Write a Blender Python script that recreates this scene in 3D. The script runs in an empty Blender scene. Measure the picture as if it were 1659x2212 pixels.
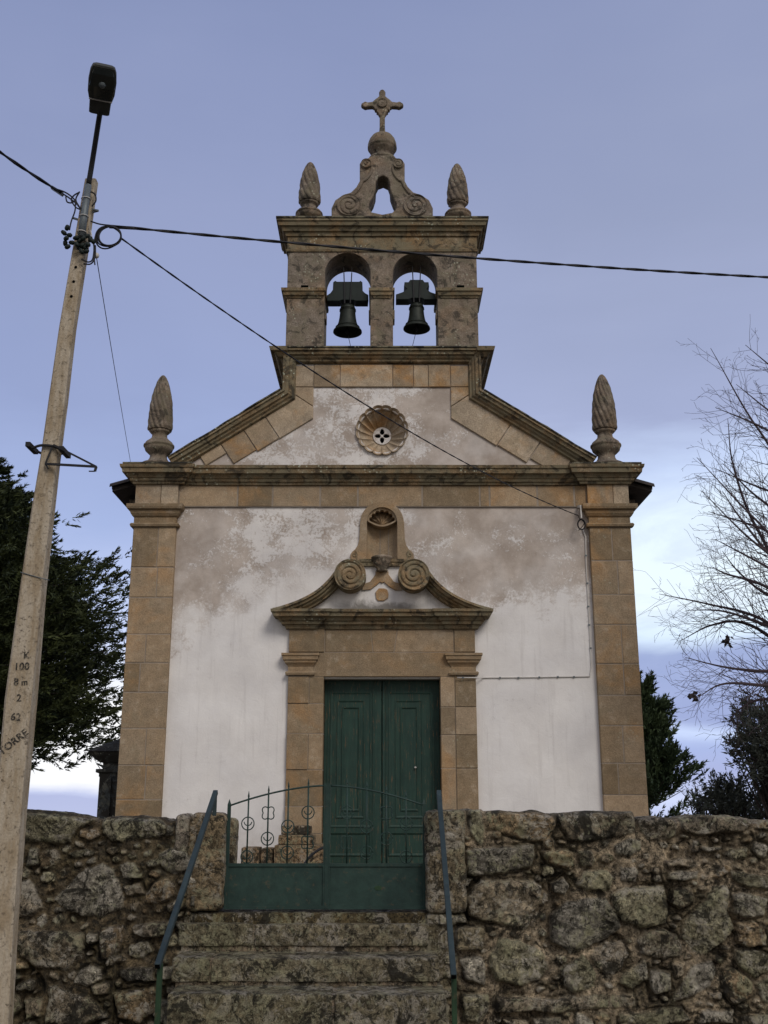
import bpy, bmesh, math, random
import numpy as np
from mathutils import Vector, Matrix, noise as mnoise
random.seed(7); rng = np.random.default_rng(11)
R = math.radians
scene = bpy.context.scene
C = bpy.context.collection
# ------------------------------------------------------------------ camera
EYE, PITCH, FPX = 1.62, R(15.05), 2250.0
cd = bpy.data.cameras.new('camera'); cam = bpy.data.objects.new('camera', cd); C.objects.link(cam)
cd.sensor_fit = 'VERTICAL'; cd.sensor_height = 36.0; cd.lens = 36.0 * FPX / 2212.0
cd.clip_end = 6000; cd.clip_start = 0.05
cam.location = (0, 0, EYE); cam.rotation_euler = (R(90) + PITCH, 0, 0)
scene.camera = cam
# ------------------------------------------------------------------ light
scene.view_settings.view_transform = 'Standard'; scene.view_settings.look = 'None'
scene.view_settings.exposure = 0.32; scene.view_settings.gamma = 1.0
SUN_EL, SUN_AZ = 40.0, 28.0     # behind the photographer, to the right
sd = bpy.data.lights.new('sun', 'SUN'); sun = bpy.data.objects.new('sun', sd); C.objects.link(sun)
sd.energy = 1.15; sd.angle = R(22); sd.color = (1.0, 0.93, 0.84)
sv = Vector((math.sin(R(SUN_AZ)) * math.cos(R(SUN_EL)), -math.cos(R(SUN_AZ)) * math.cos(R(SUN_EL)), math.sin(R(SUN_EL))))
sun.rotation_euler = sv.to_track_quat('Z', 'Y').to_euler()

class NT:
    """tiny node-tree helper"""
    def __init__(s, tree): s.t = tree; s.n = tree.nodes; s.l = tree.links; s.n.clear()
    def node(s, typ, **kw):
        nd = s.n.new(typ)
        for k, v in kw.items(): setattr(nd, k, v)
        return nd
    def put(s, sock, v):
        if hasattr(v, 'is_output') or isinstance(v, bpy.types.NodeSocket): s.l.new(v, sock)
        elif v is not None:
            if isinstance(v, (tuple, list)) and len(v) == 3 and sock.type == 'RGBA': v = (*v, 1)
            sock.default_value = v
    def math(s, op, a, b=0.0, c=None, clamp=False):
        m = s.node('ShaderNodeMath', operation=op, use_clamp=clamp); s.put(m.inputs[0], a); s.put(m.inputs[1], b)
        if c is not None: s.put(m.inputs[2], c)
        return m.outputs[0]
    def noise(s, vec, scale, detail=4, rough=0.55, dist=0.0):
        n = s.node('ShaderNodeTexNoise'); s.put(n.inputs['Vector'], vec); n.inputs['Scale'].default_value = scale
        n.inputs['Detail'].default_value = detail; n.inputs['Roughness'].default_value = rough; n.inputs['Distortion'].default_value = dist
        return n.outputs['Fac']
    def voro(s, vec, scale, feature='F1', rnd=1.0):
        n = s.node('ShaderNodeTexVoronoi', feature=feature); s.put(n.inputs['Vector'], vec); n.inputs['Scale'].default_value = scale
        n.inputs['Randomness'].default_value = rnd
        return n
    def ramp(s, fac, stops, interp='LINEAR'):
        r = s.node('ShaderNodeValToRGB'); s.put(r.inputs[0], fac); cr = r.color_ramp; cr.interpolation = interp
        while len(cr.elements) < len(stops): cr.elements.new(0.5)
        for e, (p, c) in zip(cr.elements, stops):
            e.position = p; e.color = (*c, 1) if len(c) == 3 else c
        return r.outputs[0]
    def step(s, v, lo, hi, a=0.0, b=1.0):
        m = s.node('ShaderNodeMapRange', interpolation_type='SMOOTHSTEP'); s.put(m.inputs[0], v)
        m.inputs[1].default_value = lo; m.inputs[2].default_value = hi; m.inputs[3].default_value = a; m.inputs[4].default_value = b
        return m.outputs[0]
    def mix(s, fac, a, b, mode='MIX'):
        m = s.node('ShaderNodeMix', data_type='RGBA', blend_type=mode); s.put(m.inputs[0], fac); s.put(m.inputs[6], a); s.put(m.inputs[7], b)
        return m.outputs[2]

# ------------------------------------------------------------------ sky
world = bpy.data.worlds.new('World'); scene.world = world; world.use_nodes = True
w = NT(world.node_tree)
geo = w.node('ShaderNodeTexCoord'); D = geo.outputs['Generated']
sep = w.node('ShaderNodeSeparateXYZ'); w.put(sep.inputs[0], D); dx, dy, dz = sep.outputs
mp = w.node('ShaderNodeMapping'); w.put(mp.inputs[0], D); mp.inputs['Scale'].default_value = (1.0, 1.0, 4.5)
n1 = w.noise(mp.outputs[0], 2.2, 5, 0.55, 0.3); n2 = w.noise(mp.outputs[0], 8.0, 5, 0.6)
wob = w.math('ADD', w.math('MULTIPLY', w.math('SUBTRACT', n1, 0.5), 0.10), w.math('MULTIPLY', w.math('SUBTRACT', n2, 0.5), 0.035))
hz = w.math('ADD', dz, w.math('MULTIPLY', wob, w.step(dz, 0.10, 0.42, 0.42, 1.2)))
def S(r, g, b): return tuple((c / 255 / 12.92 if c / 255 <= 0.04045 else ((c / 255 + 0.055) / 1.055) ** 2.4) for c in (r, g, b))
hz01 = w.math('ADD', hz, 0.10)
right = w.ramp(hz01, [(0.06, S(184, 194, 230)), (0.092, S(206, 216, 246)), (0.112, S(168, 178, 220)), (0.138, S(164, 180, 226)), (0.151, S(200, 216, 250)),
                      (0.166, S(152, 165, 210)), (0.226, S(150, 164, 206)), (0.240, S(214, 232, 252)), (0.268, S(232, 246, 255)), (0.345, S(226, 242, 255)),
                      (0.392, S(190, 206, 238)), (0.435, S(156, 166, 200)), (0.60, S(142, 152, 184)), (0.78, S(133, 144, 180))])
left = w.ramp(hz01, [(0.06, S(188, 196, 228)), (0.094, S(180, 188, 224)), (0.098, S(200, 208, 238)), (0.104, S(252, 253, 255)), (0.18, S(253, 253, 255)), (0.24, S(200, 212, 246)),
                     (0.34, S(158, 174, 216)), (0.45, S(143, 156, 196)), (0.62, S(138, 149, 186)), (0.78, S(127, 139, 177))])
mp2 = w.node('ShaderNodeMapping'); w.put(mp2.inputs[0], D); mp2.inputs['Scale'].default_value = (1.0, 1.0, 3.0); n3 = w.noise(mp2.outputs[0], 6.5, 7, 0.62, 0.6)
right = w.mix(w.math('MULTIPLY', w.step(n3, 0.44, 0.62), w.step(dz, 0.40, 0.2, 0.0, 0.26)), right, S(168, 180, 220))
base = w.mix(w.step(dx, -0.1, 0.22), left, right)
big = w.noise(D, 1.7, 4, 0.5)
base = w.mix(1.0, base, w.ramp(big, [(0.34, (0.90, 0.91, 0.94)), (0.66, (1.10, 1.08, 1.05))]), 'MULTIPLY')
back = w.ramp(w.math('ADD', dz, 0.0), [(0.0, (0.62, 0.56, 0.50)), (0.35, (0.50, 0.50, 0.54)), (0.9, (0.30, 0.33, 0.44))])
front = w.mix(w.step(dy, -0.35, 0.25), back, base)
sky = w.node('ShaderNodeTexSky', sky_type='NISHITA'); sky.sun_disc = False; sky.sun_elevation = R(SUN_EL)
sky.sun_rotation = R(180 - SUN_AZ); sky.air_density = 1.0; sky.dust_density = 2.0
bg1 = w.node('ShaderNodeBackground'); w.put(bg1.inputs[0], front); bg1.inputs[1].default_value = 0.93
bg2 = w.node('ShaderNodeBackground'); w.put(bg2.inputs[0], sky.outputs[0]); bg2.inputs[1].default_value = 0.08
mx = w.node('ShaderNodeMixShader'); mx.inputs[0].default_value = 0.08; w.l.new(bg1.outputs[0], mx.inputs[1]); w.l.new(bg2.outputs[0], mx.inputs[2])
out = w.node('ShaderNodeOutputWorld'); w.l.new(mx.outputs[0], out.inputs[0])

# ------------------------------------------------------------------ coordinates (photo measured at 1659 x 2212)
def U(x, y, Y):
    a = (x - 829.5) / FPX; b = -(y - 1106) / FPX
    ddy = math.cos(PITCH) - b * math.sin(PITCH); ddz = math.sin(PITCH) + b * math.cos(PITCH)
    t = Y / ddy
    return (a * t, EYE + ddz * t)
def P3(x, y, Y): q = U(x, y, Y); return Vector((q[0], Y, q[1]))

# ------------------------------------------------------------------ materials
M = {}
def new_mat(name):
    m = bpy.data.materials.new(name); m.use_nodes = True; t = NT(m.node_tree)
    o = t.node('ShaderNodeOutputMaterial'); b = t.node('ShaderNodeBsdfPrincipled'); t.l.new(b.outputs[0], o.inputs[0])
    b.inputs['Specular IOR Level'].default_value = 0.25
    M[name] = m; return m, t, b
def bump(t, b, h, dist, strength=1.0):
    n = t.node('ShaderNodeBump'); n.inputs['Distance'].default_value = dist; n.inputs['Strength'].default_value = strength
    t.put(n.inputs['Height'], h); t.l.new(n.outputs[0], b.inputs['Normal'])
def oc(t): return t.node('ShaderNodeTexCoord').outputs['Object']
def mk_stone(name, c1, c2, orange=0.35, lichen=0.3, dark=0.3, bd=0.012, k=1.0):
    m, t, b = new_mat(name); P = oc(t)
    at = t.node('ShaderNodeAttribute'); at.attribute_name = 'tint'
    sp = t.node('ShaderNodeSeparateXYZ'); t.put(sp.inputs[0], at.outputs['Vector'])
    col = t.mix(sp.outputs[0], c1, c2)
    nl = t.noise(P, 1.6, 5, 0.6, 0.4); nm = t.noise(P, 6.5, 6, 0.62); nf = t.noise(P, 55, 4, 0.7); ng = t.noise(P, 190, 2, 0.7)
    col = t.mix(t.math('MULTIPLY', t.step(nl, 0.48, 0.70), orange), col, (0.44, 0.235, 0.085))
    col = t.mix(t.math('MULTIPLY', t.step(nm, 0.55, 0.72), 0.45), col, t.mix(0.5, c2, (0.40, 0.36, 0.30)))
    col = t.mix(1.0, col, t.ramp(nm, [(0.28, (1 - .34 * k, 1 - .36 * k, 1 - .39 * k)), (0.72, (1 + .30 * k, 1 + .29 * k, 1 + .27 * k))]), 'MULTIPLY')
    col = t.mix(1.0, col, t.ramp(nf, [(0.30, (1 - .4 * k,) * 3), (0.70, (1 + .36 * k,) * 3)]), 'MULTIPLY')
    grey = t.noise(P, 0.9, 4, 0.6, 0.5); col = t.mix(t.math('MULTIPLY', t.step(grey, 0.42, 0.62), 0.45), col, t.mix(1.0, col, (0.86, 0.95, 1.08), 'MULTIPLY'))
    col = t.mix(1.0, col, t.ramp(ng, [(0.32, (0.72, 0.72, 0.72)), (0.68, (1.22, 1.22, 1.22))]), 'MULTIPLY')
    # grey-green crust and black lichen in patches of their own
    pl = t.noise(P, 3.1, 7, 0.68, 0.6); pk = t.noise(P, 4.7, 8, 0.72, 0.8); ph = t.math('ADD', t.math('MULTIPLY', sp.outputs[2], 0.55), -0.05)
    col = t.mix(t.math('MULTIPLY', t.step(t.math('ADD', pl, lichen * 0.25), 0.55, 0.70), min(1, lichen * 1.5)), col, (0.19, 0.172, 0.115))
    col = t.mix(t.math('MULTIPLY', t.step(t.math('ADD', pk, dark * 0.22), 0.60, 0.70), min(1, dark * 1.9)), col, (0.035, 0.032, 0.026))
    v = t.voro(P, 17); vs = t.noise(P, 2.2, 2)
    col = t.mix(t.math('MULTIPLY', t.math('MULTIPLY', t.step(v.outputs['Distance'], 0.28, 0.17), t.step(vs, 0.56, 0.64)), min(1, 2.0 * lichen)), col, (0.42, 0.43, 0.33))
    t.put(b.inputs['Base Color'], col); b.inputs['Roughness'].default_value = 0.92
    h = t.math('ADD', t.math('MULTIPLY', nm, 0.9), t.math('ADD', t.math('MULTIPLY', nf, 0.55), t.math('MULTIPLY', ng, 0.2)))
    bump(t, b, h, bd, 0.9)
    return m
mk_stone('stone_warm', (0.225, 0.165, 0.10), (0.385, 0.285, 0.185), 0.42, 0.14, 0.08, k=0.55)
mk_stone('stone_pale', (0.29, 0.215, 0.14), (0.46, 0.365, 0.26), 0.85, 0.2, 0.16, k=0.7)
mk_stone('stone_mould', (0.22, 0.16, 0.092), (0.34, 0.25, 0.15), 0.25, 0.5, 0.42, 0.018)
mk_stone('stone_top', (0.175, 0.140, 0.108), (0.275, 0.225, 0.175), 0.22, 0.32, 0.40, 0.02)
mk_stone('stone_moss', (0.12, 0.108, 0.075), (0.20, 0.178, 0.125), 0.05, 0.6, 0.75, 0.024)
mk_stone('stone_backlit', (0.05, 0.055, 0.055), (0.075, 0.08, 0.075), 0.0, 0.3, 0.8, 0.022)  # mossy grey tomb stone, backlit shade put into its dark colour
mk_stone('granite_rough', (0.135, 0.105, 0.065), (0.20, 0.16, 0.10), 0.2, 0.95, 0.95, 0.03)
def mk_plain(name, col, rough=0.7, metal=0.0, var=0.25, sc=8, bd=0.003, spec=0.3):
    m, t, b = new_mat(name); P = oc(t); n = t.noise(P, sc, 6, 0.65)
    t.put(b.inputs['Base Color'], t.mix(1.0, col, t.ramp(n, [(0.25, (1 - var,) * 3), (0.75, (1 + var,) * 3)]), 'MULTIPLY'))
    b.inputs['Roughness'].default_value = rough; b.inputs['Metallic'].default_value = metal; b.inputs['Specular IOR Level'].default_value = spec
    bump(t, b, t.noise(P, sc * 6, 4, 0.6), bd, 0.6); return m
mk_plain('mortar', (0.27, 0.225, 0.18), 0.95, 0, 0.25, 9, 0.006)
mk_plain('bronze', (0.024, 0.029, 0.024), 0.55, 0.35, 0.4, 14)
mk_plain('yoke_wood', (0.007, 0.014, 0.012), 0.6, 0, 0.4, 12)
mk_plain('iron', (0.022, 0.022, 0.025), 0.7, 0.1, 0.4, 20)
mk_plain('rubber', (0.008, 0.008, 0.011), 0.55, 0, 0.2, 20)
mk_plain('galvanised', (0.13, 0.15, 0.16), 0.5, 0.3, 0.25, 20)
mk_plain('lamp_shell', (0.05, 0.052, 0.047), 0.6, 0.0, 0.25, 14)
mk_plain('lamp_glass', (0.018, 0.022, 0.02), 0.12, 0.0, 0.2, 10, 0.001, 0.6)
mk_plain('white_plastic', (0.55, 0.53, 0.50), 0.6, 0, 0.15, 10)
m, t, b = new_mat('stencil_ink'); P = oc(t); t.put(b.inputs['Base Color'], t.mix(t.step(t.noise(P, 70, 6, 0.8), 0.50, 0.62), (0.03, 0.028, 0.025), (0.28, 0.24, 0.18))); b.inputs['Roughness'].default_value = 0.95
mk_plain('hole_black', (0.004, 0.004, 0.004), 1.0, 0, 0.0, 10, 0.0, 0.0)
mk_plain('roof_tile', (0.048, 0.040, 0.036), 0.9, 0, 0.5, 9, 0.01)
mk_plain('bark', (0.045, 0.036, 0.034), 0.95, 0, 0.4, 25, 0.01)
mk_plain('twig', (0.060, 0.045, 0.052), 0.95, 0, 0.3, 25, 0.001)
mk_plain('dirt', (0.10, 0.085, 0.06), 1.0, 0, 0.35, 3, 0.02)
mk_plain('asphalt', (0.05, 0.05, 0.05), 0.95, 0, 0.3, 12, 0.01)
def mk_leaf(name, c1, c2, trans=0.15):
    m, t, b = new_mat(name); P = oc(t)
    at = t.node('ShaderNodeAttribute'); at.attribute_name = 'tint'; sp = t.node('ShaderNodeSeparateXYZ'); t.put(sp.inputs[0], at.outputs['Vector'])
    t.put(b.inputs['Base Color'], t.mix(sp.outputs[0], c1, c2)); b.inputs['Roughness'].default_value = 0.7
    return m
mk_leaf('needles', (0.010, 0.018, 0.009), (0.058, 0.070, 0.020))
mk_leaf('needles_green', (0.018, 0.034, 0.016), (0.075, 0.105, 0.045))
mk_leaf('olive_leaf', (0.040, 0.050, 0.044), (0.135, 0.145, 0.118))
def mk_paint(name, col, rust=0.3, streak=True):
    m, t, b = new_mat(name); P = oc(t)
    mpn = t.node('ShaderNodeMapping'); t.put(mpn.inputs[0], P); mpn.inputs['Scale'].default_value = (14, 14, 1.3) if streak else (6, 6, 6)
    n = t.noise(mpn.outputs[0], 2.0, 6, 0.65); nb = t.noise(P, 3.0, 5, 0.6); sc = t.noise(mpn.outputs[0], 3.6, 8, 0.75)
    c = t.mix(1.0, col, t.ramp(n, [(0.25, (0.72, 0.74, 0.74)), (0.75, (1.25, 1.25, 1.22))]), 'MULTIPLY')
    c = t.mix(1.0, c, t.ramp(nb, [(0.3, (0.8, 0.82, 0.85)), (0.7, (1.2, 1.18, 1.15))]), 'MULTIPLY')
    c = t.mix(t.math('MULTIPLY', t.step(sc, 0.575, 0.63), rust), c, (0.13, 0.085, 0.045))
    t.put(b.inputs['Base Color'], c); b.inputs['Roughness'].default_value = 0.55
    bump(t, b, t.math('ADD', n, sc), 0.003, 0.7); return m
mk_paint('door_paint', (0.018, 0.045, 0.036), 0.85)
mk_paint('gate_paint', (0.020, 0.042, 0.036), 0.30, False)
mk_paint('rail_paint', (0.026, 0.040, 0.043), 0.12, False)
mk_paint('post_paint', (0.020, 0.045, 0.022), 0.3, False)

# concrete pole
m, t, b = new_mat('concrete'); P = oc(t)
mpn = t.node('ShaderNodeMapping'); t.put(mpn.inputs[0], P); mpn.inputs['Scale'].default_value = (7, 7, 1.6)
na = t.noise(mpn.outputs[0], 2.2, 6, 0.65); nf = t.noise(P, 60, 4, 0.7)
pit = t.noise(P, 28, 6, 0.75, 0.5)
spz = t.node('ShaderNodeSeparateXYZ'); t.put(spz.inputs[0], P)
c = t.mix(t.step(na, 0.35, 0.65), (0.30, 0.235, 0.155), (0.43, 0.37, 0.285))
c = t.mix(1.0, c, t.ramp(nf, [(0.3, (0.78,) * 3), (0.7, (1.2,) * 3)]), 'MULTIPLY')
c = t.mix(t.math('MULTIPLY', t.step(t.math('ADD', pit, t.math('MULTIPLY', t.noise(mpn.outputs[0], 1.1, 3), 0.22)), 0.70, 0.78), 0.7), c, (0.06, 0.045, 0.03))
t.put(b.inputs['Base Color'], c); b.inputs['Roughness'].default_value = 0.95
bump(t, b, t.math('ADD', nf, t.step(pit, 0.56, 0.64, 1.0, 0.0)), 0.004, 0.8)

# lime plaster, whitewash washed off towards the top
m, t, b = new_mat('plaster'); P = oc(t)
sp = t.node('ShaderNodeSeparateXYZ'); t.put(sp.inputs[0], P); X, Yc, Z = sp.outputs
ax = t.math('ABSOLUTE', t.math('ADD', X, 0.03))
mp1 = t.node('ShaderNodeMapping'); t.put(mp1.inputs[0], P); mp1.inputs['Location'].default_value = (3.1, 0, 1.7)
mp2 = t.node('ShaderNodeMapping'); t.put(mp2.inputs[0], P); mp2.inputs['Scale'].default_value = (1.0, 1.0, 1.6); mp2.inputs['Location'].default_value = (0.4, 0, 5.2)
nA = t.noise(mp1.outputs[0], 1.25, 3, 0.55); nB = t.noise(P, 5.5, 9, 0.72, 0.5); nC = t.noise(mp2.outputs[0], 1.5, 3, 0.5); nD = t.noise(P, 26, 8, 0.82)
mr = t.node('ShaderNodeMapRange'); t.put(mr.inputs[0], X); mr.inputs[1].default_value = -3.2; mr.inputs[2].default_value = -0.5; mr.inputs[3].default_value = 3.95; mr.inputs[4].default_value = 5.05
sR = t.step(X, 0.0, 1.3); zb = t.math('ADD', t.math('MULTIPLY', mr.outputs[0], t.math('SUBTRACT', 1.0, sR)), t.math('MULTIPLY', 4.38, sR))
edge = t.math('ADD', t.math('SUBTRACT', Z, zb), t.math('ADD', t.math('MULTIPLY', t.math('SUBTRACT', nA, 0.5), 1.5), t.math('MULTIPLY', t.math('SUBTRACT', nB, 0.5), 1.9)))
edge = t.math('ADD', edge, t.math('MULTIPLY', t.math('SUBTRACT', nD, 0.5), 1.6))
bare = t.step(edge, -0.26, 0.34)
# surviving flakes of whitewash
fl = t.math('ADD', t.math('MULTIPLY', t.math('SUBTRACT', nB, 0.5), 1.5), t.math('ADD', t.math('MULTIPLY', t.math('SUBTRACT', nC, 0.5), 1.5), t.math('MULTIPLY', t.math('SUBTRACT', nD, 0.5), 2.2)))
fl = t.math('ADD', fl, t.math('SUBTRACT', t.math('MULTIPLY', t.math('MULTIPLY', t.step(X, -2.7, -1.7), t.step(X, 0.9, 0.2)), 0.34), 0.10))
flake = t.math('MULTIPLY', t.step(fl, 0.10, 0.34), 0.85)
soft = t.math('MULTIPLY', t.step(t.noise(P, 1.9, 4, 0.5), 0.45, 0.75), 0.35)
fac = t.math('MULTIPLY', bare, t.math('SUBTRACT', 1.0, t.math('MAXIMUM', flake, soft)))
wht = t.mix(t.step(t.noise(P, 2.0, 6, 0.6), 0.35, 0.7), (0.72, 0.695, 0.675), (0.785, 0.765, 0.75))
brw = t.mix(t.step(t.noise(P, 2.6, 7, 0.68), 0.30, 0.70), (0.385, 0.325, 0.275), (0.52, 0.455, 0.405))
c = t.mix(fac, wht, brw)
gr = t.math('MULTIPLY', t.step(t.noise(P, 9, 9, 0.78, 0.3), 0.58, 0.72), t.step(t.noise(P, 0.9, 2), 0.44, 0.58))
c = t.mix(t.math('MULTIPLY', gr, 0.5), c, (0.30, 0.27, 0.25))
mst = t.node('ShaderNodeMapping'); t.put(mst.inputs[0], P); mst.inputs['Scale'].default_value = (9, 9, 0.55)
stk = t.math('MULTIPLY', t.step(t.noise(mst.outputs[0], 1.6, 5, 0.6), 0.54, 0.72), 0.22); c = t.mix(stk, c, (0.42, 0.39, 0.37))
c = t.mix(1.0, c, t.ramp(t.noise(P, 1.3, 5, 0.6), [(0.3, (0.90, 0.90, 0.91)), (0.7, (1.06, 1.06, 1.05))]), 'MULTIPLY')
splash = t.math('MULTIPLY', t.step(t.math('ADD', Z, t.math('MULTIPLY', nB, 1.2)), 1.9, 1.15), 0.45); c = t.mix(splash, c, (0.42, 0.37, 0.32))
c = t.mix(1.0, c, t.ramp(t.noise(P, 90, 3, 0.7), [(0.3, (0.93,) * 3), (0.7, (1.05,) * 3)]), 'MULTIPLY')
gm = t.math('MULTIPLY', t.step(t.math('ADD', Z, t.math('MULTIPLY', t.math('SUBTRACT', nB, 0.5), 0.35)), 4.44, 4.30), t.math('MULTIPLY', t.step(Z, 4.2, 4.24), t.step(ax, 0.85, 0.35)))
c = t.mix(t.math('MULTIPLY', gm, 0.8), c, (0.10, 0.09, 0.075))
t.put(b.inputs['Base Color'], c); b.inputs['Roughness'].default_value = 0.95
bump(t, b, t.math('ADD', t.math('MULTIPLY', t.math('SUBTRACT', 1.0, fac), 0.25), t.math('ADD', nB, t.math('MULTIPLY', nD, 0.3))), 0.008, 0.8)

# rubble: colours per stone live in the mesh, lichen on top
m, t, b = new_mat('rubble'); P = oc(t)
at = t.node('ShaderNodeAttribute'); at.attribute_name = 'tint'
col = at.outputs['Color']; al = at.outputs['Alpha']       # alpha 1 = stone, 0 = mortar
ng = t.noise(P, 130, 3, 0.75); nf = t.noise(P, 38, 7, 0.75); nm = t.noise(P, 9, 7, 0.7, 0.4)
n24 = t.noise(P, 24, 8, 0.78, 0.3)
col = t.mix(1.0, col, t.ramp(n24, [(0.38, (0.30, 0.29, 0.26)), (0.5, (0.98, 0.97, 0.95)), (0.62, (2.0, 1.98, 1.9))]), 'MULTIPLY')
col = t.mix(1.0, col, t.ramp(ng, [(0.3, (0.62,) * 3), (0.7, (1.38,) * 3)]), 'MULTIPLY')
la = t.math('ADD', t.math('MULTIPLY', al, 0.85), 0.10)
lic = t.math('MULTIPLY', t.step(t.math('ADD', t.noise(P, 8.5, 9, 0.80, 0.8), 0.0), 0.495, 0.53), la)
col = t.mix(t.math('MULTIPLY', lic, 0.80), col, t.mix(1.0, t.mix(t.step(t.noise(P, 3.0, 3), 0.44, 0.60), (0.46, 0.42, 0.345), (0.35, 0.335, 0.205)), t.ramp(nf, [(0.36, (0.5,) * 3), (0.64, (1.35,) * 3)]), 'MULTIPLY'))
blk = t.math('MAXIMUM', t.math('MAXIMUM', t.step(t.noise(P, 10.0, 10, 0.84, 0.9), 0.54, 0.565), t.step(t.noise(P, 3.4, 12, 0.80, 0.6), 0.545, 0.575)), t.step(t.noise(P, 30.0, 6, 0.8, 0.5), 0.57, 0.60))
col = t.mix(t.math('MULTIPLY', blk, 0.90), col, (0.020, 0.018, 0.013))
warp = t.node('ShaderNodeVectorMath', operation='ADD'); t.put(warp.inputs[0], P); wn = t.node('ShaderNodeTexNoise'); t.put(wn.inputs['Vector'], P); wn.inputs['Scale'].default_value = 40; wn.inputs['Detail'].default_value = 4
wsc = t.node('ShaderNodeVectorMath', operation='SCALE'); t.put(wsc.inputs[0], wn.outputs['Color']); wsc.inputs['Scale'].default_value = 0.022; t.l.new(wsc.outputs[0], warp.inputs[1])
v = t.voro(warp.outputs[0], 21); rz = t.noise(P, 4.7, 4, 0.7)
col = t.mix(t.math('MULTIPLY', t.math('MULTIPLY', t.step(v.outputs['Distance'], 0.36, 0.22), t.step(rz, 0.54, 0.60)), t.math('MULTIPLY', 0.6, la)), col, (0.31, 0.31, 0.20))
t.put(b.inputs['Base Color'], col); b.inputs['Roughness'].default_value = 0.97
bump(t, b, t.math('ADD', t.math('MULTIPLY', nm, 1.2), t.math('ADD', t.math('MULTIPLY', nf, 1.1), t.math('MULTIPLY', ng, 0.4))), 0.028, 1.0)

# ------------------------------------------------------------------ mesh helpers
def tag(o, label=None, cat=None, group=None, kind=None):
    if label: o['label'] = label
    if cat: o['category'] = cat
    if group: o['group'] = group
    if kind: o['kind'] = kind
    return o
def empty(name, loc, label, cat, group=None):
    o = bpy.data.objects.new(name, None); C.objects.link(o); o.location = loc; o.empty_display_size = 0.2
    return tag(o, label, cat, group)
def adopt(o, parent):
    if parent is not None:
        bpy.context.view_layer.update()
        o.parent = parent; o.matrix_parent_inverse = parent.matrix_world.inverted()
class MB:
    def __init__(s): s.v = []; s.f = []; s.c = []; s.sm = []; s.rg = []
    def add(s, vs, fs, tint=None, smooth=False):
        n = len(s.v)
        if tint is None: tint = (random.random(), 0.5, 0.5, 1)
        s.v += [tuple(v) for v in vs]; s.f += [tuple(i + n for i in f) for f in fs]; s.c += [tint] * len(vs); s.sm += [smooth] * len(fs); s.rg.append((n, len(s.v), len(s.f) - len(fs), len(s.f)))
        return s
    def box(s, x0, x1, y0, y1, z0, z1, tint=None):
        vs = [(x, y, z) for z in (z0, z1) for y in (y0, y1) for x in (x0, x1)]
        return s.add(vs, [(0, 1, 3, 2), (4, 6, 7, 5), (0, 4, 5, 1), (2, 3, 7, 6), (0, 2, 6, 4), (1, 5, 7, 3)], tint)
    def bar(s, a, b_, wx, wy, up=Vector((0, 0, 1))):
        a = Vector(a); b_ = Vector(b_); d = (b_ - a).normalized()
        if abs(d.dot(up)) > 0.99: up = Vector((0, 1, 0))
        u = d.cross(up).normalized() * wx / 2; v = d.cross(u).normalized() * wy / 2
        vs = [a - u - v, a + u - v, a + u + v, a - u + v, b_ - u - v, b_ + u - v, b_ + u + v, b_ - u + v]
        return s.add(vs, [(3, 2, 1, 0), (4, 5, 6, 7), (0, 1, 5, 4), (1, 2, 6, 5), (2, 3, 7, 6), (3, 0, 4, 7)])
    def block(s, poly, yf, depth, bev=0.008, tint=None):
        """stone block: polygon in XZ, front face at yf (towards camera), bevelled edge"""
        n = len(poly); ar = sum(poly[i][0] * poly[(i + 1) % n][1] - poly[(i + 1) % n][0] * poly[i][1] for i in range(n))
        if ar < 0: poly = poly[::-1]
        ins = inset(poly, bev)
        vs = [(x, yf + depth, z) for x, z in poly] + [(x, yf + bev, z) for x, z in poly] + [(x, yf, z) for x, z in ins]
        fs = [tuple(range(2 * n, 3 * n)), tuple(range(n - 1, -1, -1))]
        for i in range(n):
            j = (i + 1) % n; fs += [(i, j, n + j, n + i), (n + i, n + j, 2 * n + j, 2 * n + i)]
        return s.add(vs, fs, tint)
    def rect(s, x0, x1, z0, z1, yf, depth, bev=0.008, gap=0.0, tint=None):
        return s.block([(x0 + gap, z0 + gap), (x1 - gap, z0 + gap), (x1 - gap, z1 - gap), (x0 + gap, z1 - gap)], yf, depth, bev, tint)
    def lathe(s, prof, seg=32, center=(0, 0, 0), fr=None, tint=None, smooth=True):
        vs = []; fs = []; n = len(prof)
        for i, (r, z) in enumerate(prof):
            for k in range(seg):
                th = 2 * math.pi * k / seg; rr = r if fr is None else fr(r, z, th, i)
                vs.append((center[0] + rr * math.cos(th), center[1] + rr * math.sin(th), center[2] + z))
        for i in range(n - 1):
            for k in range(seg):
                j = (k + 1) % seg; fs.append((i * seg + k, i * seg + j, (i + 1) * seg + j, (i + 1) * seg + k))
        fs.append(tuple(range(seg - 1, -1, -1))); fs.append(tuple(range((n - 1) * seg, n * seg)))
        return s.add(vs, fs, tint, smooth)
    def tube(s, pts, r, seg=7, smooth=True):
        pts = [Vector(p) for p in pts]; n = len(pts); rs = r if isinstance(r, (list, tuple, np.ndarray)) else [r] * n
        vs = []; fs = []; d0 = (pts[1] - pts[0]).normalized(); u = d0.orthogonal().normalized()
        for i, p in enumerate(pts):
            d = (pts[min(i + 1, n - 1)] - pts[max(i - 1, 0)]).normalized()
            u = (u - d * u.dot(d)).normalized(); v = d.cross(u)
            for k in range(seg):
                a = 2 * math.pi * k / seg; vs.append(p + (u * math.cos(a) + v * math.sin(a)) * rs[i])
        for i in range(n - 1):
            for k in range(seg):
                j = (k + 1) % seg; fs.append((i * seg + k, i * seg + j, (i + 1) * seg + j, (i + 1) * seg + k))
        fs.append(tuple(range(seg - 1, -1, -1))); fs.append(tuple(range((n - 1) * seg, n * seg)))
        return s.add(vs, fs, None, smooth)
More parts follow.
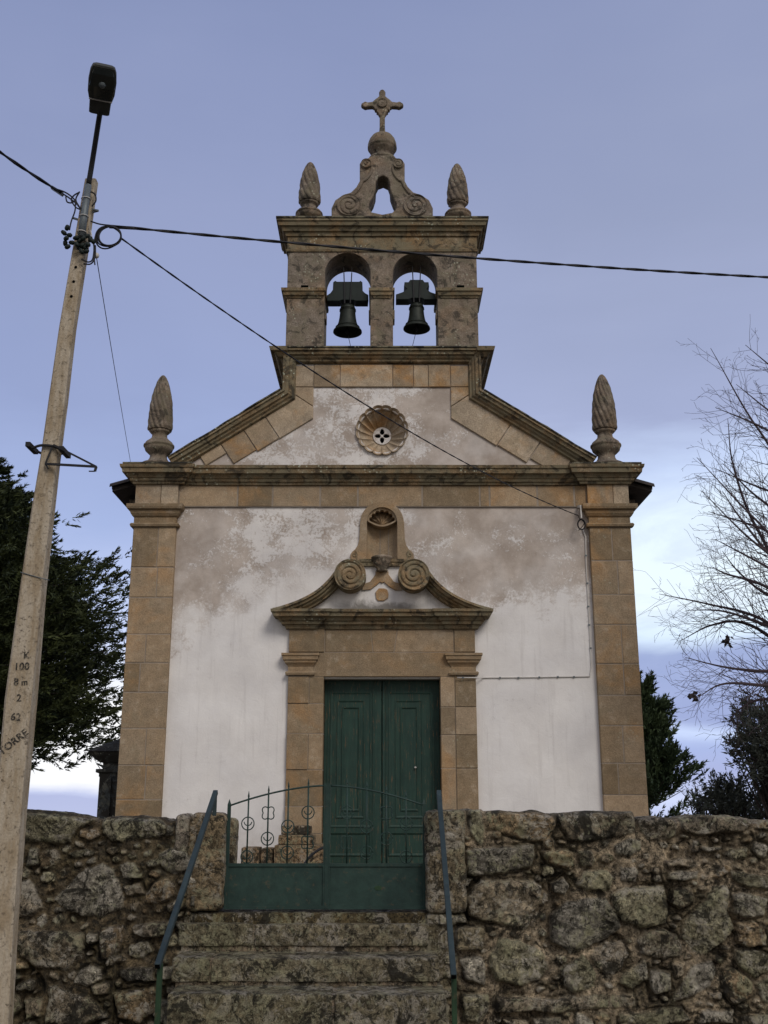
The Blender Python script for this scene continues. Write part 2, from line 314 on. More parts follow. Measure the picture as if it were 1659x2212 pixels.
    def sweep(s, path, prof, mapf, closed=False, jitter=0.0, tint=None):
        n = len(path); rings = []
        for i in range(n):
            p = Vector(path[i]); a = Vector(path[i - 1]) if (i > 0 or closed) else None; c = Vector(path[(i + 1) % n]) if (i < n - 1 or closed) else None
            d1 = (p - a).normalized() if a is not None else None; d2 = (c - p).normalized() if c is not None else None
            d1 = d1 or d2; d2 = d2 or d1
            n1 = Vector((-d1.y, d1.x)); n2 = Vector((-d2.y, d2.x)); mm = (n1 + n2).normalized(); k = 1 / max(0.35, mm.dot(n1))
            rings.append([mapf(p.x + mm.x * k * pa, p.y + mm.y * k * pa, pb) for pa, pb in prof])
        q = len(prof); vs = [v for r in rings for v in r]; fs = []
        for i in range(n if closed else n - 1):
            j = (i + 1) % n
            for k in range(q): l = (k + 1) % q; fs.append((i * q + k, i * q + l, j * q + l, j * q + k))
        if not closed: fs.append(tuple(range(q - 1, -1, -1))); fs.append(tuple(range((n - 1) * q, n * q)))
        return s.add(vs, fs, tint)
    def build_each(s, name, mat, parent=None, bevel=0.0, rough=0.0):
        for (a, b_, c_, d_) in s.rg:
            q = MB(); q.v = s.v[a:b_]; q.c = s.c[a:b_]; q.f = [tuple(i - a for i in f) for f in s.f[c_:d_]]; q.sm = s.sm[c_:d_]; q.build(name, mat, parent, bevel, rough)
    def build(s, name, mat, parent=None, bevel=0.0, rough=0.0):
        me = bpy.data.meshes.new(name); me.from_pydata(s.v, [], s.f); me.materials.append(M[mat] if isinstance(mat, str) else mat)
        me.polygons.foreach_set('use_smooth', s.sm)
        ca = me.color_attributes.new('tint', 'FLOAT_COLOR', 'POINT'); ca.data.foreach_set('color', np.array(s.c, dtype=np.float32).ravel())
        bm = bmesh.new(); bm.from_mesh(me); bmesh.ops.recalc_face_normals(bm, faces=bm.faces); bm.to_mesh(me); bm.free()
        if rough:
            for v in me.vertices:
                v.co += mnoise.noise_vector(v.co * 3.1) * rough + mnoise.noise_vector(v.co * 11) * rough * 0.5
        o = bpy.data.objects.new(name, me); C.objects.link(o)
        if bevel:
            bv = o.modifiers.new('bevel', 'BEVEL'); bv.width = bevel; bv.segments = 2; bv.limit_method = 'ANGLE'
        adopt(o, parent); return o
def inset(poly, d):
    n = len(poly); out_ = []
    for i in range(n):
        p = Vector(poly[i]); a = Vector(poly[i - 1]); c = Vector(poly[(i + 1) % n]); d1 = (p - a).normalized(); d2 = (c - p).normalized()
        n1 = Vector((-d1.y, d1.x)); n2 = Vector((-d2.y, d2.x)); mm = (n1 + n2)
        mm = mm.normalized() if mm.length > 1e-6 else n1; out_.append(tuple(p + mm * d / max(0.4, mm.dot(n1))))
    return out_
def subdiv_path(pts, step):
    o = [pts[0]]
    for a, b_ in zip(pts, pts[1:]):
        L = math.dist(a, b_); n = max(1, int(L / step))
        for i in range(1, n + 1): o.append(tuple(a[k] + (b_[k] - a[k]) * i / n for k in range(len(a))))
    return o
def catmull(pts, n=8):
    o = []; P_ = [Vector(p) for p in pts]; P_ = [2 * P_[0] - P_[1]] + P_ + [2 * P_[-1] - P_[-2]]
    for i in range(1, len(P_) - 2):
        for k in range(n):
            u = k / n; a, b_, c_, d_ = P_[i - 1:i + 3]
            o.append(0.5 * ((2 * b_) + (c_ - a) * u + (2 * a - 5 * b_ + 4 * c_ - d_) * u * u + (3 * b_ - a - 3 * c_ + d_) * u ** 3))
    o.append(P_[-2]); return o
def slab(name, outlines, y0, y1, mat, parent, bevel=0.0):
    """plate with holes: outlines in XZ, between y0 (front) and y1 (back)"""
    cu = bpy.data.curves.new(name, 'CURVE'); cu.dimensions = '2D'; cu.fill_mode = 'BOTH'; th = (y1 - y0) / 2
    cu.extrude = th - bevel; cu.bevel_depth = bevel; cu.bevel_resolution = 1; cu.offset = -bevel
    for ol in outlines:
        sp_ = cu.splines.new('POLY'); sp_.points.add(len(ol) - 1); sp_.use_cyclic_u = True
        for p_, q in zip(sp_.points, ol): p_.co = (q[0], q[1], 0, 1)
    to = bpy.data.objects.new('tmp', cu); C.objects.link(to); dg = bpy.context.evaluated_depsgraph_get(); dg.update()
    me = bpy.data.meshes.new_from_object(to.evaluated_get(dg)); bpy.data.objects.remove(to); bpy.data.curves.remove(cu)
    me.name = name; me.transform(Matrix.Translation((0, (y0 + y1) / 2, 0)) @ Matrix.Rotation(R(90), 4, 'X'))
    me.materials.clear(); me.materials.append(M[mat]); me.polygons.foreach_set('use_smooth', [False] * len(me.polygons))
    ca = me.color_attributes.new('tint', 'FLOAT_COLOR', 'POINT'); ca.data.foreach_set('color', np.tile(np.array([0.5, 0.5, 0.5, 1], dtype=np.float32), len(me.vertices)))
    o = bpy.data.objects.new(name, me); C.objects.link(o); adopt(o, parent); return o
def arc(cx, cz, r, a0, a1, n=20): return [(cx + r * math.cos(R(a0 + (a1 - a0) * i / n)), cz + r * math.sin(R(a0 + (a1 - a0) * i / n))) for i in range(n + 1)]
def copy_tree(o, parent=None):
    c = o.copy(); C.objects.link(c); c.parent = parent
    for ch in list(o.children): copy_tree(ch, c)
    return c
XYZ = lambda x, z, y: (x, y, z)

# ------------------------------------------------------------------ numpy noise
def vnoise(P_, seed=0):
    Pi = np.floor(P_).astype(np.int64); Pf = P_ - Pi; Pf = Pf * Pf * (3 - 2 * Pf)
    def h(i, j, k):
        n = (i * 374761393 + j * 668265263 + k * 2147483647 + seed * 974634777) & 0xffffffff
        n = ((n ^ (n >> 13)) * 1274126177) & 0xffffffff
        return ((n ^ (n >> 16)) & 0xffff) / 65535.0
    x, y, z = Pi.T; u, v_, w_ = Pf.T; r = 0
    for a in (0, 1):
        for b_ in (0, 1):
            for c_ in (0, 1):
                r = r + h(x + a, y + b_, z + c_) * (u if a else 1 - u) * (v_ if b_ else 1 - v_) * (w_ if c_ else 1 - w_)
    return r - 0.5
def fbm(P_, freq, oct_=4, seed=0, g=0.5):
    s_ = 0; a = 1
    for o in range(oct_): s_ = s_ + a * vnoise(P_ * freq * 2 ** o + 17.3 * o, seed + o); a *= g
    return s_
def mesh_np(name, V, F, col, mat, parent=None, smooth=True):
    me = bpy.data.meshes.new(name); V = np.asarray(V, dtype=np.float32); F = np.asarray(F, dtype=np.int32); k = F.shape[1]
    me.vertices.add(len(V)); me.vertices.foreach_set('co', V.ravel()); me.loops.add(F.size); me.loops.foreach_set('vertex_index', F.ravel())
    me.polygons.add(len(F)); me.polygons.foreach_set('loop_start', np.arange(0, F.size, k, dtype=np.int32))
    me.update(calc_edges=True); me.polygons.foreach_set('use_smooth', np.full(len(F), smooth))
    if col is not None:
        ca = me.color_attributes.new('tint', 'FLOAT_COLOR', 'POINT'); ca.data.foreach_set('color', np.asarray(col, dtype=np.float32).ravel())
    me.materials.append(M[mat]); me.validate(); o = bpy.data.objects.new(name, me); C.objects.link(o); adopt(o, parent); return o
def grid_faces(nu, nv):
    i = np.arange(nu - 1)[:, None] * nv + np.arange(nv - 1)[None]; i = i.ravel(); return np.stack([i, i + nv, i + nv + 1, i + 1], 1)

# ================================================================== GROUND
def sheet(name, xs, ys, zf, mat):
    xs = np.array(xs, float); ys = np.array(ys, float); Xg, Yg = np.meshgrid(xs, ys, indexing='ij'); Zg = zf(Xg, Yg)
    V = np.stack([Xg.ravel(), Yg.ravel(), Zg.ravel()], 1); o = mesh_np(name, V, grid_faces(len(xs), len(ys)), np.tile([0.5, .5, .5, 1], (len(V), 1)), mat)
    o['kind'] = 'structure'; return o
sheet('ground', [-3000, -60, -20, 0, 20, 60, 3000], [-3000, -60, 0, 8.2, 30, 48, 70, 120, 400, 1500, 3000], lambda x, y: np.where(y > 40, -0.055 * (y - 40) - 1.0, 0.0), 'dirt')
sheet('road', np.linspace(-40, 40, 9), np.linspace(-6, 5.0, 6), lambda x, y: 0 * x + 0.004, 'asphalt')
mb = MB(); mb.box(-30, 30, 8.42, 38, -0.5, 0.60); o = mb.build('forecourt', 'dirt'); o['kind'] = 'structure'

# ================================================================== CHURCH
XC = -0.03; YF = 15.5
church = empty('church', (XC, YF, 0.65), 'whitewashed granite village church with a bell gable, pinnacles and a green door', 'church')
def zf(y, Y=YF): return U(829.5, y, Y)[1]
ZB = 0.55
# ---- plaster front wall with openings
def ring(cx, cz, r, n=40): return [(cx + r * math.cos(2 * math.pi * i / n), cz + r * math.sin(2 * math.pi * i / n)) for i in range(n)]
OCX, OCZ, OCR = XC, 7.115, 0.375
nw = 0.252
niche_open = [(XC - nw, 5.03), (XC + nw, 5.03)] + arc(XC, 5.62, nw, 0, 180, 16)
wall_out = [(XC - 3.75, ZB), (XC - 0.86, ZB), (XC - 0.86, 3.24), (XC + 0.86, 3.24), (XC + 0.86, ZB), (XC + 3.75, ZB), (XC + 3.75, 6.4), (XC + 3.1, 6.55), (XC + 1.45, 7.62), (XC + 1.45, 10.0 - 1.7), (XC - 1.45, 8.3), (XC - 1.45, 7.62), (XC - 3.1, 6.55), (XC - 3.75, 6.4)]
slab('front_wall', [wall_out, ring(OCX, OCZ, OCR - 0.01), niche_open], YF, YF + 0.55, 'plaster', church)
# nave body
mb = MB(); mb.box(XC - 3.78, XC - 3.3, YF + 0.56, YF + 13, ZB, 6.15).box(XC + 3.3, XC + 3.78, YF + 0.56, YF + 13, ZB, 6.15); mb.box(XC - 3.3, XC + 3.3, YF + 12.6, YF + 13, ZB, 6.15)
mb.build('nave_wall', 'plaster', church)
mb = MB(); mb.box(XC - 3.2, XC + 3.2, YF + 0.6, YF + 12.5, 6.0, 6.1); mb.build('ceiling', 'hole_black', church)
# ---- pilasters at the corners (block courses)
def pilaster_blocks(x0, x1, courses, yf, depth, parent, name, mat='stone_warm', seedv=0):
    rr = random.Random(seedv); b_ = MB(); mo = MB()
    for i, (za, zb_) in enumerate(zip(courses, courses[1:])):
        k = i % 3
        if k == 0: xs = [x0, x0 + (x1 - x0) * rr.uniform(.38, .62), x1]
        elif k == 1: xs = [x0, x1]
        else: xs = [x0, x0 + (x1 - x0) * rr.choice([.36, .62]), x1]
        for xa, xb in zip(xs, xs[1:]): b_.rect(xa, xb, za, zb_, yf + rr.uniform(-.004, .003), depth, 0.007, 0.0065, (rr.random(), .5, .5, 1))
    o_ = b_.build(name, mat, parent)
    mo.box(x0 + 0.01, x1 - 0.01, yf + 0.006, yf + depth, courses[0], courses[-1]); mo.build('mortar_bed', 'mortar', o_)
    return o_
rr = random.Random(5)
for sgn, sd_ in ((-1, 3), (1, 8)):
    xa, xb = (XC - 3.80, XC - 3.14) if sgn < 0 else (XC + 3.16, XC + 3.80)
    cs = [ZB]; r2 = random.Random(sd_)
    while cs[-1] < 5.1: cs.append(cs[-1] + r2.uniform(0.42, 0.58))
    cs[-1] = 5.53
    p_ = pilaster_blocks(xa, xb, cs, YF - 0.09, 0.63, church, 'corner_pilaster', seedv=sd_)
    # capital: lower astragal, neck, upper moulding
    cap = MB(); pr = [(-0.02, 0), (0.035, 0.0), (0.045, 0.03), (0.03, 0.055), (-0.005, 0.06), (-0.005, 0.15), (0.02, 0.17), (0.045, 0.21), (0.05, 0.25), (0.09, 0.27), (0.10, 0.30), (0.10, 0.345), (-0.02, 0.345)]
    plan = [(xa, YF + 0.5), (xa, YF - 0.09), (xb, YF - 0.09), (xb, YF - 0.001)]
    cap.sweep(plan, [(-a, b2) for a, b2 in pr], lambda x, y, z: (x, y, 5.53 + z)); cap.build('capital', 'stone_warm', p_)
    fb = MB(); r3 = random.Random(sd_ + 1); xm = xa + (xb - xa) * (0.6 if sgn < 0 else 0.62)
    fb.rect(xa, xm, 5.875, 6.22, YF - 0.09, 0.6, 0.006, 0.003, (0.3, .5, .5, 1)); fb.rect(xm, xb, 5.875, 6.22, YF - 0.088, 0.6, 0.006, 0.003, (0.9, .5, .5, 1)); fb.build('frieze_block', 'stone_pale', p_)
# thin joint line of plaster edge beside pilasters is left to the bevels
# ---- frieze across
fx = [XC - 3.14] + [U(x, 1075, YF)[0] for x in (514, 589, 692, 773, 912, 1036, 1057, 1160, 1240)] + [XC + 3.16]
mb = MB(); r3 = random.Random(2)
for a, b2 in zip(fx, fx[1:]): mb.rect(a, b2, 5.86, 6.22, YF - 0.035 + r3.uniform(-.003, .003), 0.5, 0.009, 0.009, (r3.random(), .5, .5, 1))
fr = mb.build('frieze', 'stone_warm', church); mo = MB(); mo.box(fx[0], fx[-1], YF - 0.03, YF + 0.4, 5.865, 6.215); mo.build('mortar_bed', 'mortar', fr)
# ---- main cornice with breaks over the pilasters
zc0 = 6.2; H = 0.27
prof = [(0.0, 0.0), (0.035, 0.005), (0.045, 0.04), (0.07, 0.045), (0.085, 0.085), (0.10, 0.09), (0.13, 0.14), (0.175, 0.15), (0.185, 0.215), (0.205, 0.225), (0.215, H), (0.0, H + 0.012)]
def cornice(plan, z0, pr, name, mat, parent, scale=1.0, ymap=None):
    mb_ = MB(); pl = subdiv_path(plan, 0.35)
    mb_.sweep(pl, [(-a * scale, b2 * scale) for a, b2 in pr], lambda x, y, z: (x, y, z0 + z)); o_ = mb_.build(name, mat, parent, rough=0.0035); return o_
xl, xr = XC - 3.80, XC + 3.80
plan = [(xl, YF + 0.75), (xl, YF - 0.10), (xl + 0.72, YF - 0.10), (xl + 0.72, YF - 0.035), (xr - 0.72, YF - 0.035), (xr - 0.72, YF - 0.10), (xr, YF - 0.10), (xr, YF + 0.75)]
cornice(plan, zc0, prof, 'main_cornice', 'stone_mould', church)
mb = MB(); mb.box(xl + 0.01, xr - 0.01, YF - 0.03, YF + 0.7, zc0 + 0.02, zc0 + H + 0.01); mb.build('cornice_core', 'stone_moss', church)
mb = MB()   # mossy flashing on cornice top
for sx in (-1, 1):
    x0 = XC + sx * 3.44; mb.box(x0 - 0.53, x0 + 0.53, YF - 0.31, YF + 0.6, zc0 + H + 0.006, zc0 + H + 0.03)
mb.build_each('cornice_slab', 'stone_moss', church, rough=0.006)
# ---- gable: stone border following rake, neck and top, then moulding outside it
AX, AZ = 3.30, 6.60; BX, BZ = 1.565, 7.73; TZ = 8.43
outer = [(XC - AX, AZ), (XC - BX, BZ), (XC - BX, TZ - 0.0), (XC + BX, TZ), (XC + BX, BZ), (XC + AX, AZ)]
# border blocks
bb = MB(); r3 = random.Random(12)
def quad(*pp): bb.block(list(pp), YF - 0.03 + r3.uniform(-.004, .004), 0.5, 0.008, (r3.random(), .5, .5, 1))
ix = 1.09   # inner x of neck border
for sx in (-1, 1):
    def m_(x, z): return (XC + sx * x, z)
    # rake outer line from (AX,AZ) to (BX,BZ) shifted in by moulding .19; stones .26 deep
    dirv = Vector((BX - AX, BZ - AZ)).normalized(); nrm = Vector((dirv.y, -dirv.x));
    if nrm.y > 0: nrm = -nrm
    L = math.hypot(BX - AX, BZ - AZ); cuts = [0.42, 0.80, 1.22, 1.62] if sx < 0 else [0.30, 0.86, 1.40]
    wd = [0.26, 0.47, 0.50] if sx < 0 else [0.40, 0.49]
    for i, (c0, c1) in enumerate(zip(cuts, cuts[1:])):
        a0 = Vector((AX, AZ)) + dirv * (c0 + 0.006) + nrm * 0.10; a1 = Vector((AX, AZ)) + dirv * (c1 - 0.006) + nrm * 0.10
        d = wd[i]; quad(m_(*a0), m_(*a1), m_(*(a1 + nrm * d)), m_(*(a0 + nrm * d)))
    a0 = Vector((AX, AZ)) + dirv * (cuts[-1] + 0.006) + nrm * 0.10
    quad(m_(*a0), m_(1.40, 7.712), m_(ix, 7.50), m_(ix, 7.31), m_(*(a0 + nrm * 0.51)))
    quad(m_(ix, 7.512), m_(1.40, 7.725), m_(BX - 0.1, 7.725), m_(BX - 0.1, 7.834), m_(ix, 7.834))
    quad(m_(BX - 0.1, 7.842), m_(ix + .003, 7.842), m_(ix + .003, 8.20), m_(BX - 0.1, 8.20))
tx = [XC - ix] + [U(x, 815, YF)[0] for x in (735, 848, 893, 925)] + [XC + ix]
for a, b2 in zip(tx, tx[1:]): quad((a + .003, 7.84), (b2 - .003, 7.84), (b2 - .003, 8.22), (a + .003, 8.22))
bb.build('gable_border', 'stone_pale', church)
# moulding (in XZ, facing camera). normal (left of travel) points up/outward
mprof = [(0.0, 0.5), (0.0, -0.20), (-0.03, -0.205), (-0.04, -0.175), (-0.085, -0.165), (-0.10, -0.125), (-0.125, -0.12), (-0.15, -0.085), (-0.175, -0.08), (-0.195, -0.03), (-0.195, 0.5)]
mb = MB(); mb.sweep(subdiv_path(outer, 0.3), mprof, lambda x, z, y: (x, YF + y, z)); mb.build('gable_moulding', 'stone_mould', church, rough=0.004)
mb = MB()   # lichen covered coping on the rakes and tower shelf
for sx in (-1, 1):
    pts = subdiv_path([(XC + sx * AX, AZ), (XC + sx * (BX + 0.03), BZ - 0.01)], 0.12)
    if sx > 0: pts = pts[::-1]
    mb.sweep(pts, [(0.022, -0.215), (0.034, 0.0), (0.030, 0.5), (0.003, 0.5), (0.003, -0.215)] , lambda x, z, y: (x, YF + y, z))
mb.build_each('coping', 'stone_moss', church, rough=0.012)
# ---- tower base block behind neck & its cornice returning along the sides
mb = MB(); mb.box(XC - 1.50, XC + 1.50, YF + 0.5, YF + 1.45, 7.0, 8.44); mb.build('tower_base', 'stone_top', church)
prof2 = [(0.0, 0.0), (0.03, 0.005), (0.05, 0.05), (0.09, 0.06), (0.12, 0.12), (0.16, 0.13), (0.175, 0.19), (0.0, 0.20)]
for sx in (-1, 1):
    pl = [(XC + sx * 1.55, YF + 1.45), (XC + sx * 1.55, YF - 0.06), (XC + sx * 1.50, YF - 0.06)]
    if sx > 0: pl = pl[::-1]
    mb = MB(); mb.sweep(pl, [(-a * 1.35, b2) for a, b2 in prof2], lambda x, y, z: (x, y, 8.235 + z)); mb.build('shelf_cornice', 'stone_mould', church, rough=0.004)
mb = MB(); mb.box(XC - 1.74, XC + 1.74, YF - 0.215, YF + 1.6, 8.438, 8.462); mb.build('shelf_slab', 'stone_moss', church, rough=0.007)
# ---- bell gable
TH = 0.66; tL, tR = XC - 1.555, XC + 1.555
zt0, zsp, ztop = 8.45, 9.50, 10.25
o1 = (U(700, 700, YF)[0], U(800, 700, YF)[0]); o2 = (U(849, 700, YF)[0], U(946, 700, YF)[0])
rad = (o1[1] - o1[0]) / 2
def arch_open(xa, xb, top, z0=zt0):
    c = (xa + xb) / 2; r = (xb - xa) / 2; sp = top - r
    return [(xa, z0), (xb, z0)] + arc(c, sp, r, 0, 180, 22)
at_ = zf(546)
outl = [(tL, zt0), (o1[0], zt0), (o1[0], at_ - rad)] + arc((o1[0] + o1[1]) / 2, at_ - rad, rad, 180, 0, 24)[1:-1] + [(o1[1], at_ - rad), (o1[1], zt0), (o2[0], zt0), (o2[0], at_ - rad)] + \
       arc((o2[0] + o2[1]) / 2, at_ - rad, (o2[1] - o2[0]) / 2, 180, 0, 24)[1:-1] + [(o2[1], at_ - rad), (o2[1], zt0), (tR, zt0), (tR, 10.74), (tL, 10.74)]
bg = slab('bell_gable', [outl], YF, YF + TH, 'stone_top', church, 0.008)
# impost mouldings on the three piers
ipr = [(-0.01, 0.0), (0.015, 0.0), (0.03, 0.03), (0.05, 0.04), (0.065, 0.09), (0.085, 0.10), (0.09, 0.15), (-0.01, 0.155)]
for a, b2, la, lb in ((tL, o1[0], 1, .45), (o1[1], o2[0], .35, .35), (o2[1], tR, .45, 1)):
    mb = MB(); a2, b3 = (a if la == 1 else a + .062), (b2 if lb == 1 else b2 - .062); z_i = 9.395
    # closed loop round the pier
    mb.sweep([(a2, YF + TH), (a2, YF), (b3, YF), (b3, YF + TH)], [(-q * (1.0 if True else la), h_) for q, h_ in [(q * 1.0, h_) for q, h_ in ipr]], lambda x, y, z: (x, y, z_i + z), closed=True)
    mb.build('impost', 'stone_mould', bg, rough=0.003)
# keystones of small projecting corbels inside the piers
mb = MB()
for xe, sx in ((o1[0], 1), (o1[1], -1), (o2[0], 1), (o2[1], -1)): mb.box(min(xe, xe + sx * .028), max(xe, xe + sx * .028), YF + 0.05, YF + 0.30, 9.05, 9.22)
mb.build_each('corbel', 'stone_top', bg, bevel=0.01)
# upper cornice of the bell gable
mb = MB(); plan = [(tL, YF + TH), (tL, YF), (tR, YF), (tR, YF + TH)]
pr3 = [(-0.01, 0.0), (0.02, 0.0), (0.03, 0.035), (0.012, 0.05), (0.012, 0.27), (0.04, 0.275), (0.055, 0.33), (0.09, 0.34), (0.11, 0.40), (0.15, 0.41), (0.165, 0.47), (0.185, 0.48), (0.185, 0.515), (-0.01, 0.53)]
mb.sweep(plan, [(-q, h_) for q, h_ in pr3], lambda x, y, z: (x, y, 10.235 + z), closed=True); mb.build('top_cornice', 'stone_mould', bg, rough=0.003)
mb = MB(); mb.box(tL - 0.20, tR + 0.20, YF - 0.20, YF + TH + 0.2, 10.756, 10.785); mb.build('top_slab', 'stone_moss', bg, rough=0.008)
mb = MB()
for x in (658, 995): X0, Z0 = U(x, 620, YF); mb.box(X0 - 0.06, X0 + 0.06, YF - 0.006, YF + 0.05, Z0 - 0.035, Z0 + 0.03)
mb.build_each('putlog_hole', 'hole_black', bg)
# crest
def px(pts, Y=YF - 0.05): return [U(x, y, Y) for x, y in pts]
half = [(716, 474), (716, 466), (716, 448), (724, 431), (740, 420), (758, 414), (770, 402), (777, 389), (777, 372), (777, 352), (782, 344), (792, 341), (800, 338), (806, 334)]
lft = [(p_[0] - (XC), p_[1]) for p_ in px(half)]; cz = lft[0][1]
crest = [(XC + a, z) for a, z in lft] + [(XC - a, z) for a, z in reversed(lft)]
hole = [U(x, y, YF - 0.05) for x, y in [(803, 457), (796, 448), (798, 437), (806, 424), (811, 408), (812, 392), (817, 382), (828, 378), (838, 383), (842, 394), (843, 408), (849, 424), (857, 440), (855, 450), (847, 458), (826, 462)]]
zoff = 0.0
crest = [(x, z + zoff) for x, z in crest]; hole = [(x, z + zoff) for x, z in hole]
cr = slab('crest', [crest, hole], YF - 0.04, YF + 0.36, 'stone_top', bg, 0.02)
def scroll_disc(name, cx, cz_, rad_, yfront, depth, turns, parent, mat, sgn=1, phase=0.0, amp=0.022):
    nr, nt = 26, 96; vs = []; fs = []
    for i in range(nr + 1):
        r = rad_ * i / nr
        for k in range(nt):
            th = 2 * math.pi * k / nt
            ph = (r / rad_ * turns - sgn * th / (2 * math.pi) + phase) % 1.0
            g = math.exp(-((ph - 0.5) / 0.13) ** 2)
            h_ = -amp * g * min(1, r / rad_ * 6) if r < rad_ * 0.96 else 0.012
            vs.append((cx + r * math.cos(th), yfront - h_ - 0.012 * (1 - r / rad_), cz_ + r * math.sin(th)))
    for i in range(nr):
        for k in range(nt): j = (k + 1) % nt; fs.append((i * nt + k, i * nt + j, (i + 1) * nt + j, (i + 1) * nt + k))
    n = len(vs)
    for k in range(nt): th = 2 * math.pi * k / nt; vs.append((cx + rad_ * math.cos(th), yfront + depth, cz_ + rad_ * math.sin(th)))
    for k in range(nt): j = (k + 1) % nt; fs.append((nr * nt + k, nr * nt + j, n + j, n + k))
    fs.append(tuple(range(n, n + nt)))
    mb_ = MB(); mb_.add(vs, fs, (0.4, .5, .5, 1), True); return mb_.build(name, mat, parent)
for sx in (-1, 1):
    a, z_ = U(829.5 + sx * 72, 443, YF - 0.05); scroll_disc('volute', XC + sx * 0.555, z_ + zoff, 0.20, YF - 0.062, 0.30, 2.4, cr, 'stone_top', -sx, 0.2)
    a, z_ = U(829.5, 354, YF - 0.05); scroll_disc('volute', XC + sx * 0.270, z_ + zoff, 0.085, YF - 0.07, 0.40, 1.6, cr, 'stone_top', sx, 0.2, 0.014)
    ln = [U(x, y, YF - 0.05) for x, y in [(757, 424), (768, 416), (778, 403), (783, 392), (790, 388), (800, 375), (803, 360), (797, 350)]]
    ln = [(XC + sx * abs(x - XC), YF - 0.045, z + zoff) for x, z in ln]
    mb = MB(); mb.tube(catmull(ln, 5), 0.022, 8); mb.build('rib', 'stone_top', cr)
# neck cap, ball, cross
cxy = (XC, YF + 0.18)
mb = MB(); zt = crest[len(lft) - 1][1]; b0 = zt - 0.01
mb.lathe([(0.22, 0), (0.235, 0.03), (0.235, 0.06), (0.17, 0.08), (0.15, 0.13), (0.165, 0.17), (0.215, 0.21), (0.235, 0.25), (0.237, 0.26), (0.250, 0.27), (0.25, 0.30), (0.245, 0.36), (0.22, 0.44), (0.18, 0.50), (0.12, 0.54), (0.07, 0.555)], 32, (cxy[0], cxy[1], b0), tint=(0.2, .5, .5, 1)); mb.build('ball', 'stone_top', church, rough=0.004)
zcr = b0 + 0.54
def cross_pts(s_=1.0):
    A = []; q = [(0.055, 0.0), (0.045, 0.12), (0.045, 0.32), (0.075, 0.37), (0.10, 0.385), (0.09, 0.415), (0.125, 0.42), (0.135, 0.455), (0.17, 0.475), (0.25, 0.470), (0.29, 0.46), (0.325, 0.475), (0.335, 0.51), (0.325, 0.545), (0.29, 0.56), (0.25, 0.545), (0.17, 0.555), (0.12, 0.60), (0.085, 0.625), (0.05, 0.66), (0.05, 0.70), (0.055, 0.725), (0.03, 0.76), (0, 0.77)]
    return [(x, z) for x, z in q] + [(-x, z) for x, z in reversed(q[:-1])]
crs = slab('stone_cross', [[(XC + x * 1.02, zcr + z * 1.16) for x, z in cross_pts()]], cxy[1] - 0.055, cxy[1] + 0.055, 'stone_top', church, 0.018)
mb = MB()
for sx in (-1, 1): mb.lathe([(0.02, -0.05), (0.05, -0.03), (0.055, 0), (0.05, 0.03), (0.02, 0.05)], 12, (XC + sx * 0.315, cxy[1], zcr + 0.51 * 1.16))
mb.lathe([(0.02, -0.05), (0.05, -0.03), (0.055, 0), (0.05, 0.03), (0.02, 0.05)], 12, (XC, cxy[1], zcr + 0.72 * 1.16)); mb.build_each('knob', 'stone_top', crs)
scroll_disc('boss', XC, zcr + 0.52 * 1.16, 0.085, cxy[1] - 0.075, 0.03, 1.0, crs, 'stone_top', 1, 0.1, 0.01)

# ---- pinnacles
def pinnacle(x, y, z, H, wd, nfl, name='pinnacle', lean=0.0):
    root = bpy.data.objects.new(name, None); C.objects.link(root); root.location = (x, y, z); root.empty_display_size = .1; adopt(root, church); bpy.context.view_layer.update()
    k = wd / 0.42
    base = [(0.26, 0.0), (0.27, 0.03), (0.24, 0.05), (0.165, 0.08), (0.13, 0.14), (0.125, 0.19), (0.155, 0.215), (0.20, 0.26), (0.215, 0.31), (0.212, 0.315), (0.228, 0.325), (0.228, 0.350), (0.212, 0.36), (0.20, 0.39), (0.15, 0.43), (0.115, 0.47), (0.11, 0.53), (0.135, 0.545), (0.16, 0.575)]
    mb_ = MB(); mb_.lathe([(r * k, h_ * H / 1.5) for r, h_ in base], 28, (x, y, z), tint=(0.3, .5, .5, 1)); bo = mb_.build('pinnacle_base', 'stone_top', root, rough=0.004)
    con = [(0.13, 0.0), (0.180, 0.015), (0.190, 0.05), (0.188, 0.16), (0.182, 0.3), (0.170, 0.44), (0.150, 0.58), (0.122, 0.70), (0.088, 0.81), (0.055, 0.88), (0.028, 0.915), (0.008, 0.925)]
    pf = []
    for (r0, h0), (r1, h1) in zip(con, con[1:]):
        for i in range(5): pf.append((r0 + (r1 - r0) * i / 5, h0 + (h1 - h0) * i / 5))
    pf.append(con[-1])
    def fr(r, zz, th, i):
        hh = zz / (0.925 * H / 1.5); ph = nfl * (th + 1.9 * hh)
        a = abs(math.sin(ph / 2)); b2 = 0.5 + 0.5 * math.cos(hh * 34 + math.floor(ph / (2 * math.pi)) * 2.1)
        return r * (0.82 + 0.18 * a ** 0.6) * (1 - 0.03 * b2)
    mb_ = MB(); mb_.lathe([(r * k, h_ * H / 1.5) for r, h_ in pf], 120, (x, y, z + 0.575 * H / 1.5), fr, tint=(0.2, .5, .5, 1)); mb_.build('cone', 'stone_top', root, rough=0.003)
    return root
yp = YF - 0.02
a = U(338, 990, yp)[0]; zb0 = zc0 + H + 0.03
pinnacle(U(342, 990, yp)[0], yp, zb0, zf(811, yp) - zb0, 0.44, 14)
pinnacle(U(1310, 990, yp)[0], yp, zb0, zf(809, yp) - zb0, 0.44, 14)
yp2 = YF + 0.25
pinnacle(U(668, 455, yp2)[0], yp2, 10.78, zf(351, yp2) - 10.78, 0.43, 11)
pinnacle(U(989, 455, yp2)[0], yp2, 10.78, zf(354, yp2) - 10.78, 0.42, 11)

